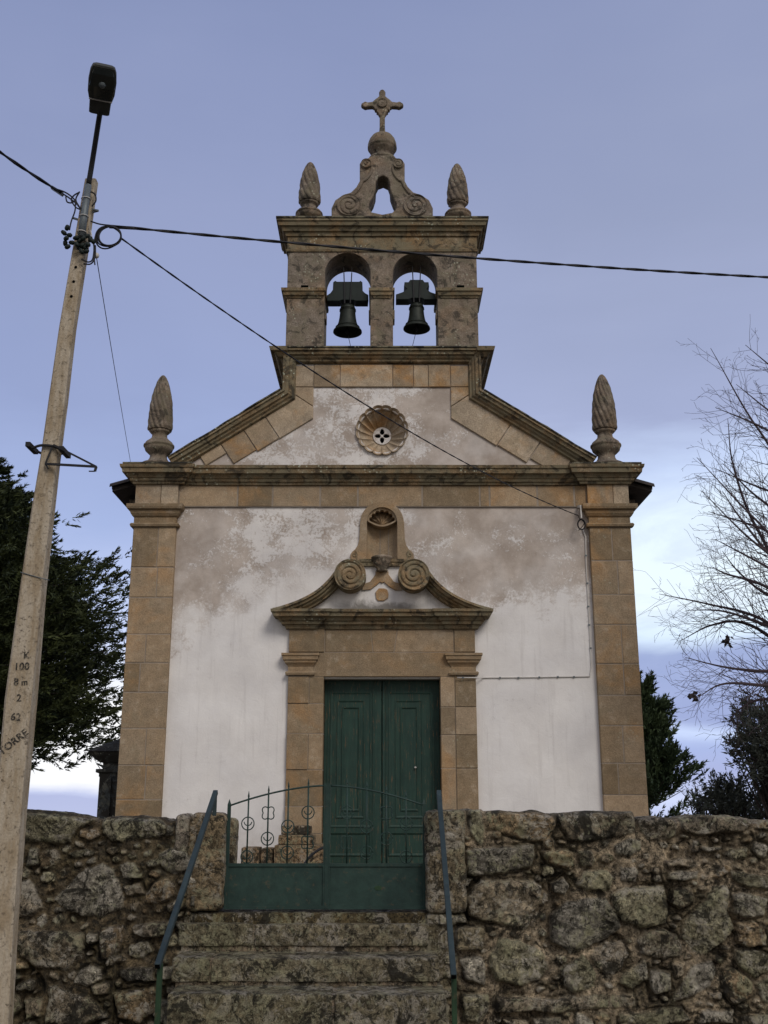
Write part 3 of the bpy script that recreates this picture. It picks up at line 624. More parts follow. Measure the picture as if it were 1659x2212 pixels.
# ---- nave roof with clay tiles
mb = MB(); r3 = random.Random(4)
for sx in (-1, 1):
    y = YF + 0.34
    while y < YF + 12.9:
        p0 = Vector((XC + sx * 4.30, y, 6.27)); p1 = Vector((XC, y, 7.55)); d = p1 - p0; up = Vector((0, 0, 1))
        n = 7; vs = []; fs = []
        for i in (0, 1):
            for k in range(n):
                a = math.pi * k / (n - 1); vs.append(p0 + d * i + Vector((0, -math.cos(a) * 0.085, math.sin(a) * 0.075)))
            for k in range(n):
                a = math.pi * k / (n - 1); vs.append(p0 + d * i + Vector((0, -math.cos(a) * 0.068, math.sin(a) * 0.058)))
        for k in range(n - 1): fs += [(k, k + 1, 2 * n + k + 1, 2 * n + k), (n + k, 2 * n + n + k, 2 * n + n + k + 1, n + k + 1), (k, n + k, n + k + 1, k + 1)]
        mb.add(vs, fs, None, True); y += 0.20
    mb.add([(XC + sx * 4.27, YF + .33, 6.21), (XC + sx * 4.27, YF + 13, 6.21), (XC, YF + 13, 7.49), (XC, YF + .33, 7.49), (XC + sx * 4.27, YF + .33, 6.27), (XC + sx * 4.27, YF + 13, 6.27), (XC, YF + 13, 7.55), (XC, YF + .33, 7.55)],
           [(0, 1, 2, 3), (4, 5, 6, 7), (0, 1, 5, 4), (1, 2, 6, 5), (2, 3, 7, 6), (3, 0, 4, 7)])
mb.build('nave_roof', 'roof_tile', church)
mb = MB()
for sx in (-1, 1): mb.box(min(XC + sx * 3.7, XC + sx * 4.1), max(XC + sx * 3.7, XC + sx * 4.1), YF + 0.76, YF + 13, 6.06, 6.20)
mb.build_each('eaves', 'stone_top', church)

# ---- oculus: fluted concave rose
oc_root = bpy.data.objects.new('rose_window', None); C.objects.link(oc_root); oc_root.location = (OCX, YF, OCZ); adopt(oc_root, church)
nr, nt, NF = 22, 192, 16; vs = []; fs = []
for i in range(nr + 1):
    u = i / nr; r = 0.135 + (0.40 - 0.135) * u
    for k in range(nt):
        th = 2 * math.pi * k / nt; ph = (th * NF / (2 * math.pi)) % 1.0; lobe = math.sin(math.pi * ph) ** 0.6
        rr_ = r * (1 + 0.0 * lobe) + (0.028 * lobe - 0.012) * u
        dep = 0.30 * (1 - u ** 1.3) + (-0.03 if u > 0.86 else 0.0) - 0.035 * (1 - lobe) * math.sin(math.pi * min(1, u * 0.9)) + 0.02 * (u > 0.78) * (u < 0.86)
        vs.append((OCX + rr_ * math.cos(th), YF - 0.015 + dep, OCZ + rr_ * math.sin(th)))
for i in range(nr):
    for k in range(nt): j = (k + 1) % nt; fs.append((i * nt + k, i * nt + j, (i + 1) * nt + j, (i + 1) * nt + k))
n = len(vs)
for k in range(nt): v_ = vs[nr * nt + k]; vs.append((v_[0], YF + 0.02, v_[2]))
for k in range(nt): j = (k + 1) % nt; fs.append((nr * nt + k, nr * nt + j, n + j, n + k))
mb = MB(); mb.add(vs, fs, (0.8, .5, .5, 1), False); mb.build('shell_surround', 'stone_pale', oc_root)
def petal(a):
    o_ = []
    for i in range(16):
        t_ = 2 * math.pi * i / 16; l = 0.071 + 0.052 * math.cos(t_); w_ = 0.031 * math.sin(t_) * (1.15 - 0.25 * math.cos(t_)); o_.append((OCX + l * math.cos(a) - w_ * math.sin(a), OCZ + l * math.sin(a) + w_ * math.cos(a)))
    return o_
slab('quatrefoil_plate', [ring(OCX, OCZ, 0.145)] + [petal(R(90 * i)) for i in range(4)], YF + 0.255, YF + 0.30, 'plaster', oc_root)
mb = MB(); mb.box(OCX - .16, OCX + .16, YF + 0.40, YF + 0.41, OCZ - .16, OCZ + .16); mb.build('dark_interior', 'hole_black', oc_root)

# ---- niche
ni = bpy.data.objects.new('niche', None); C.objects.link(ni); ni.location = (XC, YF, 5.0); adopt(ni, church)
fo = []
hw = 0.345
rt = [(0.41, 4.975), (0.46, 5.01), (0.485, 5.06), (0.48, 5.11), (0.455, 5.15), (0.41, 5.19), (0.37, 5.25), (0.348, 5.34), (0.338, 5.62)]
fo = [(XC + x, z) for x, z in rt] + arc(XC, 5.61, 0.335, 3, 177, 20) + [(XC - x, z) for x, z in reversed(rt)]
slab('niche_frame', [fo, [(XC - nw + .02, 5.035), (XC + nw - .02, 5.035)] + arc(XC, 5.62, nw - .02, 0, 180, 16)], YF - 0.045, YF + 0.05, 'stone_warm', ni, 0.006)
mb = MB(); vs = []; fs = []; n = 24
for k in range(n + 1):
    a = math.pi * k / n; x = -math.cos(a) * (nw - 0.015); y = math.sin(a) ** 0.8 * 0.155
    vs += [(XC + x, YF + 0.03 + y, 5.0), (XC + x, YF + 0.03 + y, 5.64)]
for k in range(n): fs.append((2 * k, 2 * k + 2, 2 * k + 3, 2 * k + 1))
mb.add(vs, fs, (0.7, .5, .5, 1), True)
mb.build('niche_back', 'stone_warm', ni)
mb = MB()
for xx in (-0.03, 0.10): a = math.acos(max(-1, min(1, -xx / (nw - .015)))); yy = YF + 0.03 + math.sin(a) ** .8 * 0.155; mb.box(XC + xx - .006, XC + xx + .006, yy - 0.008, yy + .01, 5.03, 5.56)
mb.build_each('mortar_joint', 'mortar', ni)
# scallop shell filling the arch: hinge low and forward, flutes running back to a scalloped rim
NL = 7; nr, nt = 12, 140; a0_, a1_ = R(16), R(164); HZ = 5.585; vs = []; fs = []
def RA(th):   # distance from the hinge to the arch line
    dx_, dz_ = math.cos(th), math.sin(th); b_ = -2 * dz_ * (5.62 - HZ); c_ = (5.62 - HZ) ** 2 - (nw - .018) ** 2
    return (-b_ + math.sqrt(b_ * b_ - 4 * c_)) / 2
for i in range(nr + 1):
    u = i / nr
    for k in range(nt + 1):
        th = a0_ + (a1_ - a0_) * k / nt; lobe = abs(math.sin(math.pi * NL * k / nt)) ** 0.8; rr_ = RA(th) * (0.90 - 0.10 * (1 - lobe) * u) * u
        vs.append((XC + rr_ * math.cos(th), YF + 0.0 + 0.15 * u ** 0.8 + 0.05 * (lobe - .5) * min(1, 2.5 * u), HZ + rr_ * math.sin(th)))
for i in range(nr):
    for k in range(nt): fs.append((i * (nt + 1) + k, i * (nt + 1) + k + 1, (i + 1) * (nt + 1) + k + 1, (i + 1) * (nt + 1) + k))
n = len(vs)
for k in range(nt + 1):
    th = a0_ + (a1_ - a0_) * k / nt; lobe = abs(math.sin(math.pi * NL * k / nt)) ** 0.8; q = RA(th)
    for rr_, yy in ((q * (0.90 - 0.10 * (1 - lobe)), YF + .15), (q * (0.88 - 0.10 * (1 - lobe)), YF + 0.0), (q * 1.0, YF - .012), (q * 1.05, YF + .02)): vs.append((XC + rr_ * math.cos(th), yy, HZ + rr_ * math.sin(th)))
for k in range(nt):
    for m2 in range(3): fs.append((n + 4 * k + m2, n + 4 * k + 4 + m2, n + 4 * k + 5 + m2, n + 4 * k + 1 + m2))
mb = MB(); mb.add(vs, fs, (0.5, .5, .5, 1), False)
lip = []
for t_ in np.linspace(-1, 1, 21): lip.append((XC + t_ * (nw - .03), 5.655 - 0.085 * math.cos(t_ * math.pi / 2)))
vs = []; fs = []
for (x, z) in lip: vs += [(x, YF - .006, z + .012), (x, YF - .006, z - .014), (x, YF + .19, z - .02)]
for k in range(20): fs += [(3 * k, 3 * k + 3, 3 * k + 4, 3 * k + 1), (3 * k + 1, 3 * k + 4, 3 * k + 5, 3 * k + 2)]
for k in range(21): vs.append((lip[k][0], YF + .05, lip[k][1] + .02))
for k in range(20): fs.append((3 * k, 3 * k + 3, 63 + k + 1, 63 + k))
mb.add(vs, fs, (0.5, .5, .5, 1), False); mb.build('shell', 'stone_warm', ni)
for sx in (-1, 1):
    pts = [(XC + sx * (0.42 - 0.045 * q * math.cos(q * 7)), YF - 0.05, 5.11 + 0.05 * q * math.sin(q * 7)) for q in np.linspace(0.15, 1.1, 26)] + [(XC + sx * 0.38, YF - 0.05, 5.02), (XC + sx * 0.335, YF - 0.05, 5.0)]
    mb = MB(); mb.tube(pts, 0.0085, 6); mb.build('small_volute', 'stone_mould', ni)
mb = MB(); mb.sweep([(XC - 0.34, YF), (XC + 0.34, YF)], [(-q, h_) for q, h_ in [(-.02, 0), (.05, 0), (.06, .05), (.075, .06), (.085, .10), (-.02, .11)]], lambda x, y, z: (x, y, 4.93 + z)); mb.build('sill', 'stone_mould', ni)
mb = MB(); mb.lathe([(0.05, 0.0), (0.09, 0.02), (0.075, 0.04), (0.11, 0.10), (0.135, 0.15), (0.14, 0.185), (0.16, 0.20), (0.165, 0.225), (0.14, 0.24)], 28, (XC, YF - 0.05, 4.835), lambda r, z, th, i: r * (1 + 0.05 * math.sin(10 * th) * (0.03 < z < 0.18))); mb.build('bracket', 'stone_top', ni, rough=0.004)

# ---- portal
po = bpy.data.objects.new('portal', None); C.objects.link(po); po.location = (XC, YF, 0.65); adopt(po, church)
xi, xo = 0.855, 1.385; yj = YF - 0.06
mb = MB(); r3 = random.Random(9); mo = MB()
for sx in (-1, 1):
    mb = MB()
    def Xs(a, b2): return (XC + sx * a, XC + sx * b2) if sx > 0 else (XC - b2, XC - a)
    ys = [ZB, 1.05, 1.42, 1.93, 2.44, 2.87, 3.262] if sx < 0 else [ZB, 1.10, 1.95, 2.42, 2.82, 3.262]
    for i, (za, zb_) in enumerate(zip(ys, ys[1:])):
        split = 1.07 if sx > 0 else (1.07 if i % 2 == 1 else None)
        if sx > 0 or split:
            for a, b2, dy_ in ((xi, split, 0.0), (split, xo, -0.012)): q = Xs(a, b2); mb.rect(q[0], q[1], za, zb_, yj + dy_ + r3.uniform(-.002, .002), 0.42, 0.006, 0.004, (r3.random(), .5, .5, 1))
        else: q = Xs(xi, xo); mb.rect(q[0], q[1], za, zb_, yj + r3.uniform(-.002, .002), 0.42, 0.006, 0.004, (r3.random(), .5, .5, 1))
    mb.build('door_jamb', 'stone_warm', po)
    q = Xs(xi + .01, xo - .01); mo.box(q[0], q[1], yj + 0.006, YF + 0.3, ZB, 3.9)

mb = MB(); mb.rect(XC - 1.10, XC + 1.10, 3.262, 3.615, yj, 0.42, 0.006, 0.0, (0.3, .5, .5, 1)); mb.build('lintel', 'stone_warm', po)
mb = MB(); ec = [-1.385] + [U(x, 1390, YF)[0] - XC for x in (702, 803, 855, 980)] + [1.385]; r3 = random.Random(31)
sl = [0, 0, 0.02, -0.03, 0.0, 0]
for i, (a, b2) in enumerate(zip(ec, ec[1:])):
    mb.block([(XC + a + .005 + sl[i], 3.622), (XC + b2 - .005 + sl[i + 1], 3.622), (XC + b2 - .005 - sl[i + 1], 4.00), (XC + a + .005 - sl[i], 4.00)], yj - (0.02 if i in (0, 4) else 0), 0.4, 0.007, (r3.random(), .5, .5, 1))
en = mb.build('entablature', 'stone_warm', po); mo.box(XC - 1.36, XC + 1.36, yj + 0.007, YF + .2, 3.6, 4.0); mo.build('mortar_bed', 'mortar', po)
for sx in (-1, 1):
    a, b2 = (XC - xo, XC - 1.02) if sx < 0 else (XC + 1.02, XC + xo)
    mb = MB(); pr4 = [(-.02, 0), (.03, 0), (.04, .03), (.025, .05), (0.0, .055), (0.0, .12), (.02, .15), (.05, .18), (.055, .21), (.075, .22), (.08, .27), (.095, .28), (.095, .315), (-.02, .32)]
    mb.sweep([(a, YF), (a, yj - .01), (b2, yj - .01), (b2, YF)], [(-q, h_) for q, h_ in pr4], lambda x, y, z: (x, y, 3.285 + z)); mb.build('jamb_capital', 'stone_mould' if 0 else 'stone_warm', po, rough=0.002)
    # infill of the pilaster strip behind the capital
# cornice of the portal
prp = [(-0.02, 0.0), (0.03, 0.0), (0.045, 0.03), (0.05, 0.05), (0.09, 0.06), (0.10, 0.10), (0.125, 0.11), (0.15, 0.15), (0.20, 0.165), (0.21, 0.215), (0.235, 0.225), (0.24, 0.265), (-0.02, 0.275)]
plan = [(XC - 1.40, YF), (XC - 1.40, yj - .03), (XC - 0.98, yj - .03), (XC - 0.98, yj), (XC + 0.98, yj), (XC + 0.98, yj - .03), (XC + 1.40, yj - .03), (XC + 1.40, YF)]
mb = MB(); mb.sweep(subdiv_path(plan, .3), [(-q, h_) for q, h_ in prp], lambda x, y, z: (x, y, 3.965 + z)); mb.build('portal_cornice', 'stone_mould', po, rough=0.003)
mb = MB(); mb.box(XC - 1.38, XC + 1.38, yj, YF + .05, 3.98, 4.235); mb.build('cornice_core', 'stone_moss', po)
# swan neck pediment
for sx in (-1, 1):
    pth = [(1.62, 4.245), (1.45, 4.29), (1.20, 4.385), (0.97, 4.52), (0.80, 4.68), (0.66, 4.86), (0.52, 4.965), (0.42, 4.97)]
    pts = [(XC + sx * v_.x, v_.y) for v_ in catmull([Vector((a, b2)) for a, b2 in pth], 5)]
    if sx > 0: pts = pts[::-1]
    pr5 = [(0.0, 0.02), (0.0, -0.28), (-0.035, -0.285), (-0.045, -0.25), (-0.075, -0.24), (-0.09, -0.19), (-0.11, -0.185), (-0.135, -0.13), (-0.155, -0.125), (-0.16, 0.02)]
    n = len(pts)
    mb = MB(); rings = []
    mb.sweep(pts, pr5, lambda x, z, y: (x, YF + y, max(z, 4.243 - 0.0005 * (YF + y)))); sw = mb.build('swan_neck', 'stone_mould', po, rough=0.002)
    scroll_disc('scroll', XC + sx * 0.475, 4.745, 0.235, YF - 0.31, 0.31, 3.2, sw, 'stone_mould', -sx, 0.25, 0.030)
# stone strap between scrolls + worn carving
slab('strap_ornament', [[(XC + x, z) for x, z in [(-0.30, 4.56), (-0.17, 4.575), (-0.06, 4.66), (-0.03, 4.69), (0.0, 4.67), (0.03, 4.69), (0.10, 4.62), (0.2, 4.56), (0.30, 4.56), (0.30, 4.65), (0.18, 4.69), (0.10, 4.80), (0.10, 4.85), (-0.10, 4.85), (-0.10, 4.80), (-0.18, 4.69), (-0.30, 4.65)]]], YF - 0.03, YF + .02, 'stone_pale', po, 0.005)
slab('worn_carving', [[(XC + x, z) for x, z in [(-0.09, 4.44), (-0.06, 4.40), (0.03, 4.40), (0.09, 4.44), (0.10, 4.50), (0.08, 4.57), (0.03, 4.59), (-0.05, 4.59), (-0.10, 4.53)]]], YF - 0.025, YF + .02, 'stone_pale', po, 0.008)
# ---- door
dr = bpy.data.objects.new('door', None); C.objects.link(dr); dr.location = (XC, YF + .3, 0.65); adopt(dr, church)
yd = YF + 0.20
for sx in (-1, 1):
    x0, x1 = (XC - 0.853, XC - 0.006) if sx < 0 else (XC + 0.006, XC + 0.853)
    mb = MB(); mb.rect(x0, x1, 0.585, 3.235, yd, 0.06, 0.004)
    lf = mb.build('door_leaf', 'door_paint', dr)
    c = (x0 + x1) / 2 - sx * (-0.0)
    def frame(mb_, a, b2, z0, z1, wd, y0, dep):
        prf = [(0, 0), (0, -dep), (wd * .35, -dep), (wd, -dep * .35), (wd, 0)]
        mb_.sweep([(a, z0), (b2, z0), (b2, z1), (a, z1)], [(q, h_) for q, h_ in prf], lambda x, z, y: (x, y0 + y, z), closed=True)
    mo_ = MB(); frame(mo_, x0 + 0.09, x1 - 0.15 if sx < 0 else x1 - 0.09, 1.13, 3.06, 0.03, yd, 0.010)
    if sx > 0: pass
    frame(mo_, x0 + 0.19, x1 - 0.25, 1.26, 2.94, 0.028, yd, 0.013); frame(mo_, x0 + 0.265, x1 - 0.325, 1.36, 2.84, 0.026, yd, 0.017)
    frame(mo_, x0 + 0.09, x1 - 0.15 if sx < 0 else x1 - 0.09, 0.74, 1.06, 0.03, yd, 0.018)
    for q in (0.11,): mo_.box(x1 - 0.13, x1 - 0.115, yd - 0.012, yd - 0.001, 0.7, 3.2); mo_.box(x0 + 0.05, x0 + 0.06, yd - 0.012, yd - 0.001, 0.7, 3.2)
    mo_.build('panel_moulding', 'door_paint', lf)
X0, Z0 = U(897, 1658, yd); mb = MB(); mb.lathe([(0.012, -.012), (0.018, 0), (0.012, .012)], 10, (X0, yd - 0.03, Z0)); mb.bar((X0, yd, Z0), (X0, yd - .03, Z0), .01, .01); mb.build('door_knob', 'white_plastic', dr)
mb = MB(); mb.box(XC - 0.9, XC + 0.9, YF - 0.06, YF + 0.3, 0.50, 0.606); mb.build('door_sill', 'stone_warm', po, bevel=0.01)

# ================================================================== BELLS
def bell(cx, cz, s, yoke, label, tilt):
    yb = YF + 0.30; root = empty('church_bell', (cx, yb, cz + 0.42), label, 'bell', 'bronze bells hanging in the bell gable')
    bx, by, bz = cx, yb, cz - 0.30 * s
    mb_ = MB(); pr = [(0.02, 0.60), (0.10, 0.595), (0.125, 0.57), (0.133, 0.52), (0.135, 0.44), (0.145, 0.32), (0.16, 0.22), (0.185, 0.13), (0.215, 0.07), (0.248, 0.03), (0.252, 0.0), (0.235, -0.005), (0.205, 0.05), (0.17, 0.12), (0.14, 0.25), (0.12, 0.45), (0.02, 0.54)]
    n_s = 40; mb_.lathe([(r * s * 0.90, h_ * s * .76) for r, h_ in pr], n_s, (bx, by, bz)); mb_.f = mb_.f[:-2]; mb_.sm = mb_.sm[:-2]; bo = mb_.build('bell', 'bronze', root)
    mb_ = MB()
    for hh, r in ((0.50, .137), (0.47, .138), (0.10, .205)): mb_.lathe([(r * s * .90, hh * s * .76), ((r + .008) * s * .90, (hh + .006) * s * .76), (r * s * .90, (hh + .012) * s * .76)], 40, (bx, by, bz))
    mb_.build_each('band', 'bronze', bo)
    mb_ = MB(); mb_.tube([(bx, by, bz + .36 * s), (bx, by, bz + .05 * s)], 0.012); mb_.lathe([(0.01, -.06), (0.035, -.02), (0.03, .03), (0.01, .06)], 10, (bx, by, bz + .03)); mb_.build('clapper', 'iron', bo)
    mb_ = MB(); zt_ = bz + 0.6 * s * .76
    for dx_ in (-0.03, 0.03): mb_.tube([(bx + dx_, by, zt_ - .02), (bx + dx_ * 1.3, by, zt_ + .08), (bx, by, zt_ + .13)], 0.015)
    mb_.build('crown', 'bronze', root)
    zy = zt_ + 0.035
    slab('yoke', [[(cx + x, zy + z) for x, z in yoke]], yb - 0.11, yb + 0.11, 'yoke_wood', root, 0.01)
    mb_ = MB()
    for dx_ in (-0.05, 0.05): mb_.bar((cx + dx_ * .9, yb - 0.125, zt_ - 0.02), (cx + dx_ * 1.3, yb - 0.125, zy + 0.50), 0.018, 0.012); mb_.bar((cx + dx_ * 1.3, yb - 0.125, zy + .5), (cx + dx_ * 1.35, yb - 0.125, zy + 0.60), 0.010, 0.006)
    mb_.build('strap', 'iron', root)
    hs = 1; rp = MB(); rp.tube([(bx, by, bz), (bx + tilt * .05, by, bz - .1), (bx + tilt * .25, by + .02, 8.47)], 0.005, 5); rp.build('bell_rope', 'iron', root)
y1 = [(-0.36, 0.0), (-0.14, 0.0), (-0.10, 0.02), (0.10, 0.02), (0.14, 0.0), (0.35, 0.0), (0.36, 0.13), (0.30, 0.17), (0.26, 0.22), (0.255, 0.40), (0.22, 0.43), (0.20, 0.41), (-0.19, 0.41), (-0.22, 0.43), (-0.255, 0.40), (-0.26, 0.24), (-0.30, 0.17), (-0.36, 0.12)]
y2 = [(-0.36, 0.0), (-0.14, 0.0), (-0.08, 0.03), (0.08, 0.03), (0.14, 0.0), (0.35, 0.0), (0.36, 0.11), (0.24, 0.16), (0.18, 0.22), (0.22, 0.28), (0.21, 0.37), (0.14, 0.37), (0.11, 0.42), (-0.11, 0.42), (-0.14, 0.37), (-0.21, 0.37), (-0.22, 0.28), (-0.17, 0.22), (-0.24, 0.16), (-0.36, 0.11)]
YB = YF + 0.3
def yk(y): return [(x * 0.95, z * 0.86) for x, z in y]
bell(U(751, 690, YB)[0], zf(718, YB) + 0.30 * 1.05, 1.05, yk(y1), 'larger bronze bell in the left arch under a squared dark yoke', 0.4)
bell(U(900, 690, YB)[0], zf(711, YB) + 0.30 * 0.98, 0.98, yk(y2), 'smaller bronze bell in the right arch under a curvy notched yoke', -0.5)

# ================================================================== RUBBLE WALLS
RP = [[(245,205),(305,200),(318,300),(315,360),(300,382),(270,345),(250,300)],[(325,212),(400,205),(480,215),(540,207),(600,215),(640,235),(655,270),(640,310),(610,345),(540,350),(450,335),(330,300)],
[(660,225),(800,205),(920,215),(1025,210),(1030,290),(1015,320),(930,345),(760,355),(720,345),(680,290)],[(1045,245),(1120,235),(1200,240),(1225,265),(1225,320),(1180,345),(1090,345),(1050,310)],
[(1240,245),(1340,228),(1480,232),(1580,245),(1590,275),(1540,310),(1400,320),(1330,325),(1250,300)],[(1600,258),(1700,255),(1900,262),(1900,310),(1600,300)],[(235,400),(400,378),(555,365),(562,420),(540,470),(460,500),(300,515),(240,510)],
[(590,335),(625,320),(650,345),(648,385),(600,385)],[(585,395),(640,385),(700,385),(740,400),(750,470),(730,490),(680,470),(620,450)],[(760,395),(830,390),(850,440),(830,480),(770,470)],[(930,370),(1000,340),(1055,345),(1060,400),(1000,435),(930,420)],
[(1290,342),(1330,340),(1335,405),(1300,410)],[(1340,370),(1460,380),(1430,400),(1340,395)],[(1480,390),(1560,385),(1550,430),(1500,450),(1465,420)],[(240,610),(300,530),(400,535),(550,530),(590,560),(590,640),(530,740),(510,775),(430,760),(330,735),(250,710)],
[(215,525),(265,530),(245,570),(215,575)],[(570,660),(600,590),(625,600),(620,640),(590,670)],[(530,750),(560,690),(575,700),(550,765)],[(630,700),(700,630),(800,620),(900,615),(950,700),(965,750),(900,810),(800,860),(720,880),(640,830)],
[(920,600),(1000,570),(1100,560),(1170,560),(1190,680),(1180,740),(1080,770),(980,740),(930,680)],[(790,500),(900,490),(940,530),(920,590),(800,590),(755,550)],[(960,475),(1030,470),(1055,500),(1040,540),(970,545)],[(640,540),(700,510),(725,560),(700,600),(640,590)],
[(1170,440),(1300,430),(1340,460),(1290,480),(1180,475)],[(1190,500),(1340,490),(1330,530),(1240,545),(1190,530)],[(1210,580),(1300,570),(1310,640),(1250,680),(1200,640)],[(1260,740),(1330,660),(1400,560),(1470,560),(1460,680),(1500,760),(1460,830),(1380,895),(1300,880),(1260,820)],
[(1480,600),(1560,590),(1659,620),(1640,700),(1550,720),(1490,700)],[(1040,830),(1080,780),(1170,770),(1230,800),(1255,860),(1240,900),(1130,905),(1060,890)],[(810,900),(880,820),(970,820),(1000,880),(970,950),(900,1005),(860,960)],[(170,760),(310,750),(318,820),(220,860),(180,840)],
[(335,880),(390,810),(480,810),(590,860),(620,940),(580,1000),(480,1040),(380,1010),(335,940)],[(200,900),(300,880),(330,960),(320,1030),(220,1000)],[(670,950),(780,880),(850,980),(840,1040),(740,1070),(690,1040)],[(1510,870),(1600,860),(1659,880),(1659,960),(1590,1000),(1510,950)],
[(1210,1070),(1290,950),(1400,910),(1420,960),(1370,1050),(1290,1080),(1210,1110)],[(960,980),(1080,910),(1090,1010),(1010,1050),(950,1020)],[(1100,960),(1190,970),(1190,1060),(1110,1080),(1090,1020)],[(1200,930),(1250,930),(1255,980),(1215,995)],
[(380,1080),(640,1090),(1020,1070),(1030,1130),(700,1160),(380,1160)],[(210,1075),(340,1065),(345,1150),(300,1215),(210,1200)],[(1440,960),(1500,960),(1580,1010),(1580,1090),(1500,1130),(1440,1070)],[(1590,1020),(1659,980),(1700,1100),(1640,1130)],
[(550,1190),(680,1180),(690,1240),(540,1240)],[(960,1170),(1250,1130),(1300,1200),(1100,1230),(960,1215)],[(70,690),(220,695),(235,740),(70,750)],[(1340,1150),(1500,1150),(1500,1215),(1330,1215)],[(1540,1180),(1680,1170),(1680,1240),(1540,1240)],
[(1480,490),(1600,500),(1659,520),(1659,580),(1560,570),(1490,540)],[(1500,740),(1580,730),(1640,760),(1650,840),(1560,860),(1510,830)]]
LP = [[(130,275),(300,290),(470,320),(600,330),(470,400),(440,470),(350,485),(180,470),(130,400)],[(640,320),(850,315),(1010,330),(1040,370),(1030,430),(870,450),(690,470),(640,420)],[(500,390),(610,380),(630,430),(560,460),(500,440)],[(1045,360),(1090,370),(1080,430),(1030,440)],
[(330,830),(430,720),(520,640),(640,600),(710,640),(740,720),(780,810),(760,880),(640,940),(500,930),(400,890)],[(910,780),(960,710),(1030,690),(1080,720),(1090,790),(1020,840),(940,850),(905,830)],[(95,720),(180,700),(230,770),(275,880),(200,940),(95,950)],[(150,630),(190,510),(240,510),(240,620)],
[(240,540),(350,510),(385,560),(330,640),(240,650)],[(420,540),(540,510),(600,540),(560,570),(450,565)],[(450,600),(490,585),(510,620),(470,625)],[(800,540),(850,510),(865,560),(820,570)],[(900,530),(950,515),(950,565),(905,560)],[(910,600),(1010,570),(1025,600),(930,630)],
[(780,660),(910,650),(890,690),(800,690)],[(810,850),(870,840),(860,890),(815,900)],[(760,740),(880,720),(900,780),(800,800)],[(820,985),(960,960),(1120,975),(1040,1050),(880,1060),(830,1030)],[(120,1010),(300,1000),(540,1020),(555,1100),(530,1180),(420,1250),(250,1240),(150,1170),(120,1080)],
[(640,1000),(770,980),(770,1080),(720,1190),(660,1190),(640,1080)],[(800,1120),(920,1080),(950,1150),(850,1200),(800,1180)],[(-100,1250),(100,1230),(160,1290),(100,1350),(-100,1340)],[(600,1340),(700,1320),(700,1400),(620,1400)],[(160,1440),(290,1430),(280,1540),(170,1560)],
[(330,1350),(600,1410),(700,1540),(520,1600),(300,1590)],[(740,1260),(960,1240),(990,1330),(800,1340),(740,1300)],[(720,1400),(980,1370),(990,1500),(900,1600),(740,1540)],[(-100,1400),(130,1390),(150,1500),(60,1590),(-100,1580)],[(1190,790),(1370,860),(1370,880),(1190,870)],
[(1200,920),(1340,910),(1345,960),(1210,965)],[(-120,280),(90,275),(100,420),(-120,430)],[(-120,460),(80,470),(60,640),(-120,620)],[(-120,690),(60,700),(60,940),(-120,960)]]
YW = 8.0
def poly_world(pl, sc, ox, oy): return np.array([U(ox + x * sc, oy + y * sc, YW) for x, y in pl])
def sd_poly(Px, Pz, poly):
    n = len(poly); d = np.full(Px.shape, 1e9); s_ = np.zeros(Px.shape, bool)
    for i in range(n):
        ax_, az_ = poly[i]; bx_, bz_ = poly[(i + 1) % n]; ex, ez = bx_ - ax_, bz_ - az_; wx_, wz_ = Px - ax_, Pz - az_
        tt = np.clip((wx_ * ex + wz_ * ez) / (ex * ex + ez * ez + 1e-12), 0, 1); d = np.minimum(d, (wx_ - ex * tt) ** 2 + (wz_ - ez * tt) ** 2)
        c1 = (az_ <= Pz) & (bz_ > Pz) & (ex * wz_ - ez * wx_ > 0); c2 = (az_ > Pz) & (bz_ <= Pz) & (ex * wz_ - ez * wx_ < 0); s_ ^= (c1 | c2)
    return np.where(s_, -1, 1) * np.sqrt(d)
